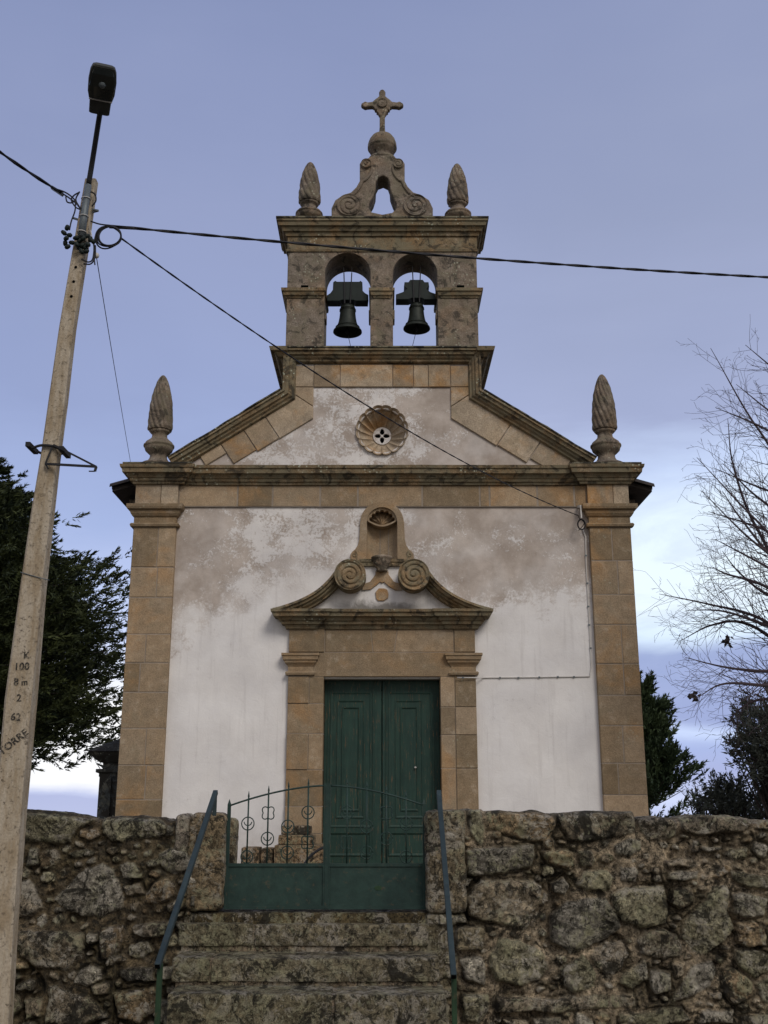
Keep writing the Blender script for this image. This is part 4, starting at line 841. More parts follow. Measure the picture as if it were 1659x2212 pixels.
def rubble_wall(name, x0, x1, polys, topx, topz, label, res=0.0095, thick=0.5, seed=0, ledge=None):
    rg = np.random.default_rng(seed); nu = int((x1 - x0) / res); us = np.linspace(x0, x1, nu)
    hmax = 1.70; s_front = np.arange(-0.05, hmax, res); s_back = np.array([0.01, 0.03, 0.06, 0.10, 0.16, 0.24, 0.34, 0.44, 0.50]); 
    # profile parameter: front rows use fraction of the local height so that the top edge follows the stones
    nf = int(1.55 / res); fr_ = np.linspace(0, 1, nf)
    top = np.interp(us, topx, topz)
    Uu, Fv = np.meshgrid(us, fr_, indexing='ij'); Px = Uu; Pz = -0.05 + Fv * (top[:, None] + 0.05)
    P3_ = np.stack([Px.ravel(), np.zeros(Px.size), Pz.ravel()], 1)
    wx = fbm(P3_, 6, 3, 5 + seed).reshape(Px.shape) * 0.022; wz = fbm(P3_, 6, 3, 9 + seed).reshape(Px.shape) * 0.022
    wx += fbm(P3_, 24, 2, 15 + seed).reshape(Px.shape) * 0.012; wz += fbm(P3_, 24, 2, 19 + seed).reshape(Px.shape) * 0.012
    Qx, Qz = Px + wx, Pz + wz
    best = np.full(Px.shape, 0.03); ids = np.full(Px.shape, -1); hts = np.zeros(Px.shape)
    allp = list(polys)
    # fill the gaps with small stones
    big_n = len(allp)
    for p_i, pl in enumerate(allp):
        bb0, bb1 = pl.min(0) - .05, pl.max(0) + .05; msk = (Qx > bb0[0]) & (Qx < bb1[0]) & (Qz > bb0[1]) & (Qz < bb1[1])
        if not msk.any(): continue
        d = np.full(Px.shape, 1.0); d[msk] = sd_poly(Qx[msk], Qz[msk], pl); up_ = d < best; best[up_] = d[up_]; ids[up_] = p_i
    cnt = 0
    def try_fill(n_try, rmin, rmax, asp):
        nonlocal cnt
        for _ in range(n_try):
            cx, cz_ = rg.uniform(x0, x1), rg.uniform(0, 1.5); iu = int((cx - x0) / (x1 - x0) * (nu - 1)); tz = top[iu]
            if cz_ > tz: continue
            iv = int((cz_ + 0.05) / (tz + 0.05) * (nf - 1)); cl = best[iu, iv] if best[iu, iv] < 0.03 else None
            r = rg.uniform(rmin, rmax)
            # clearance test on a few points
            ok = True; a_ = rg.uniform(-0.5, 0.5); e = rg.uniform(0.45, 0.95) if asp else rg.uniform(.6, 1)
            npt = rg.integers(5, 8); th = np.sort(rg.uniform(0, 2 * np.pi, npt)) ; th = np.linspace(0, 2 * np.pi, npt, endpoint=False) + rg.uniform(-.3, .3, npt)
            rad_ = r * rg.uniform(.85, 1.15, npt); xx = cx + rad_ * np.cos(th) * np.cos(a_) - rad_ * e * np.sin(th) * np.sin(a_); zz = cz_ + rad_ * np.cos(th) * np.sin(a_) + rad_ * e * np.sin(th) * np.cos(a_)
            for x_, z_ in list(zip(xx, zz)) + [(cx, cz_)]:
                i_ = int((x_ - x0) / (x1 - x0) * (nu - 1))
                if i_ < 0 or i_ >= nu: ok = False; break
                j_ = int((z_ + 0.05) / (top[i_] + 0.05) * (nf - 1))
                if j_ < 0: continue
                if j_ >= nf or best[i_, j_] < 0.010: ok = False; break
            if not ok: continue
            pl = np.stack([xx, zz], 1); allp.append(pl); bb0, bb1 = pl.min(0) - .04, pl.max(0) + .04
            ia, ib = max(0, int((bb0[0] - x0) / (x1 - x0) * (nu - 1))), min(nu, int((bb1[0] - x0) / (x1 - x0) * (nu - 1)) + 2)
            dsub = sd_poly(Qx[ia:ib], Qz[ia:ib], pl); sub = best[ia:ib]; m_ = dsub < sub; sub[m_] = dsub[m_]; ids[ia:ib][m_] = len(allp) - 1; cnt += 1
    try_fill(500, .08, .14, True); try_fill(1500, .045, .08, True); try_fill(2500, .022, .042, True)
    rnd = rg.random((len(allp) + 1, 8)); sz = np.array([min(0.5, np.ptp(p_, 0).min()) for p_ in allp] + [0.1])
    I = ids
    rr_ = np.clip(sz[I] * 0.5, .02, .16); dd = np.clip(-best / (rr_ * 0.34), 0, 1); dome = np.clip(1 - (1 - dd) ** 3, 0, 1) * (0.9 + 0.1 * np.clip(-best / rr_, 0, 1))
    hgt = (0.012 + 0.20 * np.minimum(rr_, .11) + 0.022 * rnd[I, 0]) * dome
    tilt_ = ((Px - np.array([p_.mean(0)[0] for p_ in allp] + [0])[I]) * (rnd[I, 1] - .5) * 0.35 + (Pz - np.array([p_.mean(0)[1] for p_ in allp] + [0])[I]) * (rnd[I, 2] - .35) * 0.35) * dome
    hgt = np.where(I >= 0, hgt + tilt_, 0)
    stone = np.clip(-best / 0.008, 0, 1) * (I >= 0)
    n_l = fbm(P3_, 4, 3, 31 + seed).reshape(Px.shape); n_m = fbm(P3_, 16, 4, 41 + seed, .6).reshape(Px.shape); n_f = fbm(P3_, 70, 2, 51 + seed, .6).reshape(Px.shape)
    rdg = 0.5 - np.abs(fbm(P3_, 8, 3, 81 + seed).reshape(Px.shape)) * 2; crk = np.clip(1 - np.abs(best - 0.010) / 0.013, 0, 1) * np.clip(0.35 + 2.5 * n_l, 0, 1)
    hgt = hgt + n_l * 0.035 + n_m * (0.014 + 0.012 * stone) + n_f * 0.009 + rdg * 0.016 * stone - crk * 0.036
    deep = np.clip((fbm(P3_, 3.2, 2, 61 + seed).reshape(Px.shape) - 0.10) * 8, 0, 1) * (1 - stone); hgt = hgt - deep * 0.055
    if ledge is not None: hgt = hgt + ledge(Px, Pz)
    # round the top edge
    dt = top[:, None] - Pz; rt_ = 0.055; back_ = np.where(dt < rt_, rt_ - np.sqrt(np.clip(rt_ ** 2 - (rt_ - dt) ** 2, 0, None)), 0)
    Yv = YW - hgt + back_; Zv = Pz + 0.0
    # colours
    pal = np.array([[.175, .145, .102], [.225, .19, .14], [.165, .152, .125], [.245, .225, .185], [.20, .148, .09], [.18, .165, .11]]) * (1.22 if seed % 2 else .95); pid = (rnd[:, 3] * 6).astype(int) % 6
    sc_ = (0.65 + 0.75 * rnd[:, 4])[:, None]; cs = pal[pid] * sc_
    small = np.array([1.0 if i < big_n else 1.15 + .5 * rnd[i, 5] for i in range(len(allp))] + [1]); pale = (rnd[:, 6] > 0.86) & (small > 1.0); cs = cs * small[:, None]; cs[pale] = np.array([.30, .255, .185])
    mcol = np.array([.31, .25, .175]) if seed % 2 else np.array([.105, .08, .048])
    cm = np.where(stone[..., None] > 0, mcol * (1 - stone[..., None]) + cs[I] * stone[..., None], mcol)
    moss = np.clip((n_l + 0.5 * n_m - 0.02) * 5, 0, 1) * (1 - 0.6 * stone); cm = cm * (1 - 0.6 * moss[..., None]) + np.array([.050, .040, .018]) * 0.6 * moss[..., None]
    cm = cm * (1 - 0.55 * crk[..., None]); cm = cm * (1 + 0.9 * n_m[..., None]); cm = np.clip(cm, .01, .6)
    # top and back rows
    nb = len(s_back); Xb = np.repeat(us[:, None], nb, 1); tt = s_back / s_back[-1]
    Pb = np.stack([Xb.ravel(), np.tile(s_back, nu), np.zeros(nu * nb)], 1); nbm = fbm(Pb, 7, 4, 71 + seed).reshape(nu, nb)
    Yb = Yv[:, -1:] + s_back[None] * (thick / .5); Zb = Zv[:, -1:] + nbm * 0.03 * np.minimum(1, tt * 6)[None] - 0.02 * tt[None]
    Yc_ = Yb[:, -1:]; Zc_ = np.full((nu, 1), 0.3)
    Xa = np.concatenate([Px, Xb, us[:, None]], 1); Ya = np.concatenate([Yv, Yb, Yc_], 1); Za = np.concatenate([Zv, Zb, Zc_], 1)
    ca = np.concatenate([cm, np.repeat(cm[:, -1:], nb + 1, 1) * .8], 1); aa = np.concatenate([stone, np.ones((nu, nb + 1))], 1)
    V = np.stack([Xa.ravel(), Ya.ravel(), Za.ravel()], 1); col = np.concatenate([ca.reshape(-1, 3), aa.reshape(-1, 1)], 1)
    nv = nf + nb + 1; o_ = mesh_np(name, V, grid_faces(nu, nv)[:, ::-1], col, 'rubble')
    return tag(o_, label, 'stone wall')
Rp = [poly_world(p_, .4574, 900, 1656) for p_ in RP]; Lp = [poly_world(p_, .3472, 0, 1656) for p_ in LP]
def tops(lst): q = [U(x, y, YW) for x, y in lst]; return [a for a, b2 in q], [b2 for a, b2 in q]
tx_, tz_ = tops([(990, 1752), (1010, 1750), (1042, 1749), (1046, 1753), (1080, 1750), (1115, 1755), (1145, 1751), (1185, 1758), (1200, 1761), (1206, 1757), (1265, 1751), (1320, 1754), (1368, 1752), (1373, 1770), (1385, 1768), (1410, 1763), (1450, 1767), (1462, 1774), (1470, 1768), (1512, 1760), (1575, 1762), (1620, 1768), (1630, 1778), (1640, 1772), (1700, 1772), (1900, 1760)])
rubble_wall('rubble_wall', 0.40, 4.0, Rp, tx_, tz_, 'mossy rubble stone wall right of the iron gate', seed=3)
tx_, tz_ = tops([(-200, 1745), (40, 1748), (95, 1751), (160, 1760), (208, 1769), (222, 1770), (230, 1765), (300, 1762), (345, 1766), (362, 1775), (375, 1772), (420, 1770)])
rubble_wall('rubble_wall', -3.6, -1.36, Lp, tx_, tz_, 'mossy rubble stone wall left of the gate, behind the concrete pole', seed=8, ledge=lambda x, z: 0.10 / (1 + np.exp((z - 0.70) * 60)) * (x < -1.9) + 0.04 / (1 + np.exp((z - 0.72) * 60)) * (x >= -1.9))

# rough granite blocks (posts, steps)
def rock_box(name, x0, x1, y0, y1, z0, z1, mat, parent=None, r=0.03, amp=0.008, seed=0, res=0.022, col=(0.145, .118, .078), cut=None):
    V = []; F = []; base_ = 0; c = np.array([(x0 + x1) / 2, (y0 + y1) / 2, (z0 + z1) / 2]); h_ = np.array([x1 - x0, y1 - y0, z1 - z0]) / 2
    for ax_ in range(3):
        for s_ in (-1, 1):
            a, b2 = [i for i in range(3) if i != ax_]; na_ = max(3, min(160, int(2 * h_[a] / res))); nb_ = max(3, min(160, int(2 * h_[b2] / res)))
            A, B = np.meshgrid(np.linspace(-1, 1, na_), np.linspace(-1, 1, nb_), indexing='ij'); Q = np.zeros((na_ * nb_, 3)); Q[:, a] = A.ravel() * h_[a]; Q[:, b2] = B.ravel() * h_[b2]; Q[:, ax_] = s_ * h_[ax_]
            f_ = grid_faces(na_, nb_); flip = (s_ < 0) ^ (ax_ == 1)
            if flip: f_ = f_[:, ::-1]
            V.append(Q); F.append(f_ + base_); base_ += len(Q)
    V = np.concatenate(V); F = np.concatenate(F)
    inner = np.clip(V, -(h_ - r), h_ - r); d = V - inner; L = np.linalg.norm(d, axis=1, keepdims=True); nrm_ = d / np.maximum(L, 1e-9); V = inner + nrm_ * r
    Pw = V + c; n_ = fbm(Pw, 3.2, 3, 3 + seed) * 1.3 + fbm(Pw, 14, 4, 7 + seed, .6) * 1.0 + fbm(Pw, 60, 2, 4 + seed) * .35
    V = Pw + nrm_ * n_[:, None] * amp
    tone = 1.22 + 0.9 * fbm(Pw, 9, 4, 13 + seed); cl = np.clip(np.array(col)[None] * tone[:, None], .01, .6)
    if cut is not None: V, cl = cut(V, cl)
    return mesh_np(name, V, F, np.concatenate([cl, np.full((len(V), 1), .8)], 1), mat, parent)
q0 = U(411, 1757, 8.0); q1 = U(480, 1958, 8.0)
g = rock_box('gate_post', q0[0] - .005, -1.165, 7.97, 8.22, 0.79, U(0, 1756, 8.0)[1], 'rubble', None, 0.05, 0.013, 1, col=(.19, .145, .088)); tag(g, 'squared granite gate post left of the iron gate', 'gate post', 'granite gate posts')
g = rock_box('gate_post', 0.309, U(1003, 1752, 8)[0], 7.95, 8.25, 0.78, U(0, 1752, 8)[1], 'rubble', None, 0.045, 0.016, 2, col=(.155, .125, .080)); tag(g, 'lichen-covered granite gate post right of the iron gate', 'gate post', 'granite gate posts')
g = rock_box('stone_slab', U(455, 1760, 8.5)[0], U(513, 1760, 8.5)[0], 8.44, 8.60, 0.66, U(0, 1768, 8.5)[1], 'rubble', None, 0.04, 0.008, 5, col=(.19, .15, .095)); tag(g, 'upright granite slab just inside the gate behind the left gate post', 'stone slab')
g = rock_box('wall_end_stone', U(381, 1757, 8.0)[0], U(410, 1757, 8)[0], 7.96, 8.3, 1.06, U(0, 1758, 8)[1], 'rubble', None, 0.04, 0.013, 6, col=(.22, .19, .15)); tag(g, 'pale upright stone wedged between rubble wall and left gate post', 'stone')
# ---- steps
st = empty('stone_steps', (-0.55, 7.5, 0), 'mossy granite steps climbing to the iron gate', 'steps')
z1_ = U(0, 1996, 7.93)[1]; z2_ = U(0, 2069, 7.62)[1]; z3_ = U(0, 2147, 7.32)[1]; zth = U(0, 1972, 8.02)[1]
GC = (.125, .108, .068)
rock_box('side_stone', .300, .47, 7.985, 8.3, -0.05, 0.775, 'rubble', st, 0.03, 0.009, 12, col=(.13, .11, .07))
rock_box('threshold', -1.45, 0.40, 8.02, 8.44, 0.62, zth, 'rubble', st, 0.015, 0.006, 11, col=(.075, .058, .03))
Xa_ = lambda x, y, Y: U(x, y, Y)[0]
def step_row(xs, yf, yb, z0, z1, sd_):
    for i, (a, b2) in enumerate(zip(xs, xs[1:])): rock_box('step', a + (.006 if i else 0), b2 - .006, yf, yb, z0, z1 - (.004 * (i % 2)), 'rubble', st, 0.016, 0.0055, sd_ + i, res=0.016, col=[GC, (.145, .125, .082), (.115, .10, .064)][i % 3])
    rock_box('mortar_fill', xs[0] + .02, xs[-1] - .02, yf + .022, yb, z0 - .05, z1 - .012, 'rubble', st, 0.01, 0.004, sd_ + 9, res=.03, col=(.19, .15, .105))
step_row([Xa_(385, 2000, 7.93), Xa_(548, 2000, 7.93), Xa_(928, 2000, 7.93)], 7.93, 8.3, z2_ + .03, z1_, 20)
step_row([Xa_(372, 2070, 7.62), Xa_(455, 2070, 7.62), Xa_(951, 2070, 7.62)], 7.62, 8.0, z3_ + .02, z2_, 30)
step_row([Xa_(361, 2150, 7.32), Xa_(720, 2150, 7.32), Xa_(966, 2150, 7.32)], 7.32, 7.7, 0.06, z3_, 40)
step_row([-1.44, -0.2, 0.46], 7.0, 7.4, -0.1, 0.075, 50)
g = rock_box('corner_stone', Xa_(985, 2000, 7.97), Xa_(1045, 2000, 7.97), 7.90, 8.2, U(0, 2052, 7.97)[1], U(0, 2002, 7.97)[1], 'rubble', None, 0.03, 0.01, 61, col=(.15, .125, .08)); tag(g, 'squared block in the wall beside the top step, right of the handrail', 'stone')

# ================================================================== GATE
YG = 8.08
gt = empty('iron_gate', (-0.43, YG, 0.80), 'low green iron double gate with arched top and spiked bars', 'gate')
GL, GM, GR = U(486, 1900, YG)[0], U(705, 1900, YG)[0], U(921, 1900, YG)[0]
zg0 = U(0, 1964, YG)[1]; zp = U(0, 1868, YG)[1]
def arch_z(x): u = abs(x - GM) / (GM - GL); return U(0, 1697, YG)[1] - (U(0, 1697, YG)[1] - U(0, 1742, YG)[1]) * u ** 1.75
def crescent(mb_, cx, cz_, r):
    mb_.tube([(cx + r * math.cos(a), YG, cz_ + r * math.sin(a)) for a in np.linspace(0, 2 * math.pi, 25)], 0.0042, 6)
    mb_.tube([(cx + r * .62 * math.cos(a), YG, cz_ + r * .32 + r * .62 * math.sin(a)) for a in np.linspace(math.pi * 1.02, 2 * math.pi * .99, 14)], 0.0040, 6)
def square_knot(mb_, cx, cz_, r):
    pts = []
    for i in range(49): a = 2 * math.pi * i / 48; rr_ = r * (1 + .30 * abs(math.sin(2 * a)) ** 1.5 - .12 * (1 - abs(math.sin(2 * a)))); pts.append((cx + rr_ * math.cos(a), YG, cz_ + rr_ * math.sin(a)))
    mb_.tube(pts, 0.0042, 6)
for side in (-1, 1):
    leaf = bpy.data.objects.new('gate_leaf', None); C.objects.link(leaf); xa, xb = (GL, GM - .001) if side < 0 else (GM + .001, GR); leaf.location = ((xa + xb) / 2, YG, zg0); adopt(leaf, gt)
    mb = MB(); mb.box(xa + .02, xb - .02, YG - 0.002, YG + .002, zg0 + .02, zp - .01); mb.build('gate_panel', 'gate_paint', leaf)
    mb = MB(); hin, mid_ = (xa, xb) if side < 0 else (xb, xa)
    for xx in (xa, xb):
        is_mid = abs(xx - GM) < .05; zt_ = U(0, 1692, YG)[1] + (0.0 if is_mid else 0); zt_ = zt_ if is_mid else arch_z(xx) + .035
        x_ = xx + (.012 if xx == xa else -.012); mb.box(x_ - .012, x_ + .012, YG - .014, YG + .014, zg0, zt_ - (.0 if is_mid else .02))
        if not is_mid: mb.add([(x_ - .012, YG - .012, zt_ - .02), (x_ + .012, YG - .012, zt_ - .02), (x_ + .012, YG + .012, zt_ - .02), (x_ - .012, YG + .012, zt_ - .02), (x_, YG, zt_ + .02)], [(0, 1, 4), (1, 2, 4), (2, 3, 4), (3, 0, 4)])
    mb.box(xa + .024, xb - .024, YG - .012, YG + .012, zg0, zg0 + .022); mb.box(xa + .024, xb - .024, YG - .012, YG + .012, zp - .012, zp + .010); mb.build('gate_frame', 'gate_paint', leaf)
    if side > 0: sm_ = MB(); sm_.box(GM - .012, GM + .012, YG - .019, YG - .0142, zg0 + .01, U(0, 1692, YG)[1] - .02); sm_.build('meeting_strip', 'gate_paint', leaf)
    ab = MB(); xs = np.linspace(xa + .012, xb - .012, 16); ab.tube([(x, YG, arch_z(x)) for x in xs], 0.0068, 7); ab.build('arch_bar', 'gate_paint', leaf)
    bars = MB(); orn = MB()
    for i in range(4):
        u = (i + 1) / 5.0 if side < 0 else (i + 1) / 5.0; x = xa + (xb - xa) * u + (.006 if side < 0 else 0)
        zt_ = arch_z(x) + 0.055
        one = MB(); one.tube([(x, YG, zp), (x, YG, zt_ - .035)], 0.0062, 7); one.lathe([(0.0062, 0), (0.0075, 0.004), (0.0015, 0.04)], 8, (x, YG, zt_ - .035)); one.build('spiked_bar', 'gate_paint', leaf)
        hgt_ = zt_ - .05 - zp; k = i if side < 0 else 3 - i; r_ = 0.046
        if k == 0: crescent(orn, x, zp + hgt_ * .62, r_); crescent(orn, x, zp + .055, r_ * .95)
        elif k == 1: square_knot(orn, x, zp + hgt_ * .72, r_ * .9); crescent(orn, x, zp + hgt_ * .36, r_)
        elif k == 2: crescent(orn, x, zp + hgt_ * .50, r_); crescent(orn, x, zp + .085, r_)
        else: crescent(orn, x, zp + hgt_ * .66, r_); square_knot(orn, x, zp + hgt_ * .28, r_ * .9)
    orn.build_each('scroll_ornament', 'gate_paint', leaf)
mb = MB()
for zz in (zg0 + .13, zp + .12): mb.box(GL - .035, GL + .01, YG - .018, YG + .018, zz, zz + .03); mb.box(GR - .01, GR + .03, YG - .018, YG + .018, zz, zz + .03)
mb.build_each('hinge', 'gate_paint', gt)
X0, Z0 = U(817, 1918, YG); mb = MB()
mb.add([(X0 + .028 * math.cos(a), YG - .006, Z0 + .016 * math.sin(a)) for a in np.linspace(0, 2 * math.pi, 16, endpoint=False)] + [(X0 + .028 * math.cos(a), YG - .0022, Z0 + .016 * math.sin(a)) for a in np.linspace(0, 2 * math.pi, 16, endpoint=False)], [tuple(range(16))] + [(i, (i + 1) % 16, 16 + (i + 1) % 16, 16 + i) for i in range(16)])
mb.build('lock_plate', 'post_paint', gt)

# ---- handrails
for lab, xt, xbm, yb_ in (('green-blue square tube handrail left of the steps', U(466, 1707, 8.0), U(340, 2088, 6.5), 0), ('green-blue square tube handrail right of the steps', U(948, 1707, 8.0), U(980, 2110, 6.5), 0)):
    hr = empty('handrail', (xbm[0], 6.55, 0), lab, 'handrail', 'handrails beside the steps')
    a = Vector((xt[0], 8.0, xt[1] - .012)); b2 = Vector((xbm[0], 6.5, xbm[1])); mb = MB(); mb.bar(a, b2, 0.034, 0.034); mb.build('rail', 'rail_paint', hr, bevel=.003)
    mb = MB(); d = (b2 - a).normalized(); mb.bar(b2 + d * .0005, b2 + d * .003, 0.026, 0.026); mb.build('tube_end', 'hole_black', hr)
    p = b2 - d * 0.06; mb = MB(); mb.bar((p.x + .004, p.y, p.z - .024), (p.x + .004, p.y, 0.0), 0.030, 0.030); mb.build('lower_post', 'post_paint', hr, bevel=.003)
    mb = MB(); mb.bar((a.x + .0, 7.985, a.z), (a.x, 7.985, a.z - 0.17), 0.028, 0.02); mb.build('upper_post', 'rail_paint', hr, bevel=.003)

# ================================================================== UTILITY POLE
YP = 7.5
up = empty('utility_pole', (-2.62, YP, 0), 'tapered concrete utility pole with stencilled numbers, left of the gate', 'utility pole')
edges = [(2450, -52, 5), (2212, -28, 16), (2000, -20, 27), (1760, -14, 43), (1510, 8, 66), (1266, 42, 89), (1103, 66, 108), (981, 87, 123), (864, 103.5, 138.7), (703, 127, 158), (548, 154, 182.8), (385, 183, 207)]
rg_ = []
for y, l, r_ in edges: a = U(l, y, YP); b2 = U(r_, y, YP); rg_.append((a[0], b2[0], a[1]))
vs = []; fs = []
for (l, r_, z) in rg_:
    c = (r_ - l) * .10; d = (r_ - l) * 0.8
    vs += [(l + c, YP, z), (r_ - c, YP, z), (r_, YP + c, z), (r_, YP + d, z), (r_ - c, YP + d + c, z), (l + c, YP + d + c, z), (l, YP + d, z), (l, YP + c, z)]
for i in range(len(rg_) - 1):
    for k in range(8): j = (k + 1) % 8; fs.append((i * 8 + k, i * 8 + j, i * 8 + 8 + j, i * 8 + 8 + k))
fs += [tuple(range(7, -1, -1)), tuple(range((len(rg_) - 1) * 8, len(rg_) * 8))]
mb = MB(); mb.add(vs, fs); sh = mb.build('shaft', 'concrete', up)
for y, x in ((577, 163.5), (608, 159), (640, 154)):
    X0, Z0 = U(x, y, YP - .003); mb = MB(); mb.add([(X0 + .012 * math.cos(a), YP - .0025, Z0 + .012 * math.sin(a)) for a in np.linspace(0, 2 * math.pi, 14, endpoint=False)] + [(X0 + .012 * math.cos(a), YP + .001, Z0 + .012 * math.sin(a)) for a in np.linspace(0, 2 * math.pi, 14, endpoint=False)], [tuple(range(14))] + [(i, (i + 1) % 14, 14 + (i + 1) % 14, 14 + i) for i in range(14)]); mb.build('bolt_hole', 'hole_black', sh)
def text(s_, x, y, size, rot, parent, Y=YP - .004, shear=0.0):
    cu = bpy.data.curves.new('t', 'FONT'); cu.body = s_; cu.size = size; cu.align_x = 'CENTER'; cu.align_y = 'CENTER'; cu.extrude = 0.0008; cu.offset = 0.0012; cu.space_character = 1.05
    to = bpy.data.objects.new('t', cu); C.objects.link(to); dg = bpy.context.evaluated_depsgraph_get(); dg.update(); me = bpy.data.meshes.new_from_object(to.evaluated_get(dg)); bpy.data.objects.remove(to)
    q = U(x, y, Y); me.transform(Matrix.Translation((q[0], Y, q[1])) @ Matrix.Rotation(R(90), 4, 'X') @ Matrix.Rotation(R(rot), 4, 'Z')); me.materials.clear(); me.materials.append(M['stencil_ink'])
    o_ = bpy.data.objects.new('stencil_lettering', me); C.objects.link(o_); adopt(o_, parent)
text('K', 57, 1416, .062, 2, sh); text('100', 47, 1440, .072, 2, sh); text('8', 35, 1473, .07, 2, sh); text('m', 53, 1474, .06, 4, sh); text('2', 41, 1508, .07, 2, sh); text('62', 34, 1549, .07, -3, sh); text('TORRE', 29, 1603, .072, 40, sh)
mb = MB()    # wire tie round the shaft
a = U(44, 1236, YP - .006); b2 = U(104, 1252, YP - .006); mb.tube([(a[0] - .0, YP + .05, a[1]), (a[0], YP - .006, a[1]), (b2[0] - .03, YP - .006, b2[1] + .005), (b2[0], YP + .02, b2[1])], .0035, 6); mb.build('wire_tie', 'galvanised', up)
# clamp bracket with triangular arm
mb = MB(); q = [P3(x, y, YP - .02) for x, y in ((69, 968), (90, 962), (118, 965), (140, 976))]; mb.tube(catmull(q, 5), .011, 8); q = [P3(x, y, YP + .16) for x, y in ((69, 969), (92, 980), (118, 984), (140, 978))]; mb.tube(catmull(q, 5), .010, 8)
for x, y in ((69, 968), (140, 977)): c = P3(x, y, YP + .06); mb.bar(c + Vector((0, -.1, 0)), c + Vector((0, .1, 0)), .035, .035)
mb.build('clamp', 'iron', up)
mb = MB(); A = P3(116, 961, YP - .03); B = P3(208, 1008, YP - .10); Cc = P3(98, 1002, YP - .03); mb.bar(A, B, .014, .014); mb.bar(Cc, B, .016, .016); mb.bar(P3(112, 967, YP - .02), Cc, .02, .012); D_ = P3(205, 1018, YP - .10); mb.bar(B, D_, .016, .016); mb.bar(D_, P3(192, 1018, YP - .1), .008, .008); mb.bar(Cc, P3(104, 1012, YP - .03), .012, .012); mb.build('bracket_arm', 'iron', up)
# bolts at the top
mb = MB(); mb.bar(P3(178, 615 - 150, YP + .03), P3(213, 455, YP + .03), .012, .012); mb.bar(P3(158, 471, YP + .03), P3(170, 475, YP + .03), .014, .014); mb.bar(P3(180, 449, YP + .02), P3(213, 455, YP + .02), .012, .012); mb.build('bolt', 'galvanised', up)

# street lamp on its arm
sl_ = empty('street_lamp', tuple(P3(186, 500, YP - .03)), 'street lamp head on a steel arm clamped to the pole top', 'street lamp')
pa = [P3(176, 512, YP - .035), P3(181, 470, YP - .035), P3(191, 400, YP - .04), P3(200, 345, YP - .10), P3(213, 262, YP - .28), P3(217, 238, YP - .38)]
mb = MB(); mb.tube(pa[:3], [.030, .028, .026], 12); mb.build('sleeve', 'galvanised', sl_)
mb = MB(); mb.tube(catmull(pa[2:], 5), .021, 12); mb.build('arm', 'iron', sl_)
mb = MB()
for y in (430, 468, 502): c = P3(186 - (y - 430) * .13, y, YP - .035); mb.tube([c + Vector((.036 * math.cos(a), .036 * math.sin(a), 0.0)) for a in np.linspace(0, 2 * math.pi, 17)], .004, 5)
mb.build_each('clamp_band', 'white_plastic', sl_)
# head: lofted from collar to front end along direction hd
h0 = P3(214, 246, YP - .35); he_ = P3(225, 141, 6.80); LK = (he_ - h0).length / 0.49; hl = (he_ - h0).normalized(); hx = hl.cross(Vector((0, 0, 1))).normalized(); hu = hx.cross(hl).normalized()
secs = [(0.0, .085, .03, .0), (0.01, .098, .045, .0), (0.14, .103, .055, .0), (0.155, .112, .062, .0), (0.22, .128, .070, .0), (0.34, .132, .072, .0), (0.43, .122, .064, .0), (0.475, .105, .05, .0), (0.49, .085, .03, 0)]
def loft(mb_, secs_, top, e=0.42, k0=1.0):
    k0 = LK; secs_ = [(l, w_ * .80, h_ * .8, o_ * .8) for l, w_, h_, o_ in secs_]
    vs = []; n = 32
    for (l, w_, h_, o_) in secs_:
        for k in range(n):
            a = 2 * math.pi * k / n; ca, sa = math.cos(a), math.sin(a); xx = w_ * math.copysign(abs(ca) ** e, ca); zz = (h_ * 1.0 if sa > 0 else h_ * top) * math.copysign(abs(sa) ** e, sa); vs.append(h0 + hl * l * k0 + hx * xx + hu * (zz + o_))
    fs = []
    for i in range(len(secs_) - 1):
        for k in range(n): j = (k + 1) % n; fs.append((i * n + k, i * n + j, i * n + n + j, i * n + n + k))
    fs += [tuple(range(n - 1, -1, -1)), tuple(range((len(secs_) - 1) * n, len(secs_) * n))]; mb_.add(vs, fs, None, False)
mb = MB(); loft(mb, secs, 0.45); mb.build('lamp_housing', 'lamp_shell', sl_)
mb = MB(); loft(mb, [(0.165, .095, .004, -.022), (0.18, .108, .008, -.03), (0.30, .118, .008, -.05), (0.42, .104, .008, -.035), (0.465, .085, .004, -.02)], 2.2, .5); mb.build('lamp_lens', 'lamp_glass', sl_)
mb = MB(); a = h0 + hl * .158 * LK; mb.bar(a - hx * .088 - hu * .028, a + hx * .088 - hu * .028, .010, .008); mb.build('lens_clip', 'white_plastic', sl_)
mb = MB(); mb.lathe([(0.01, -.03), (.03, -.01), (.03, .02), (.012, .05)], 12, tuple(h0 + hl * .27 - hu * .038)); mb.build('bulb', 'galvanised', sl_)

# ================================================================== CABLES
def sag(a, b2, s_, n=40): a = Vector(a); b2 = Vector(b2); return [a.lerp(b2, i / n) - Vector((0, 0, s_ * 4 * (i / n) * (1 - i / n))) for i in range(n + 1)]
def twisted(mb_, pts, r, off, pitch, strands=2, seg=6):
    pts = [Vector(p) for p in pts]; fine = []
    for a, b2 in zip(pts, pts[1:]):
        n = max(1, int((b2 - a).length / (pitch / 7)));
        for i in range(n): fine.append(a.lerp(b2, i / n))
    fine.append(pts[-1]); L = 0; d = (pts[-1] - pts[0]).normalized(); u = d.orthogonal().normalized(); v_ = d.cross(u)
    for s_ in range(strands):
        L = 0; q = []
        for i, p in enumerate(fine):
            if i: L += (p - fine[i - 1]).length
            a = 2 * math.pi * (L / pitch + s_ / strands); q.append(p + (u * math.cos(a) + v_ * math.sin(a)) * off)
        mb_.tube(q, r, seg)
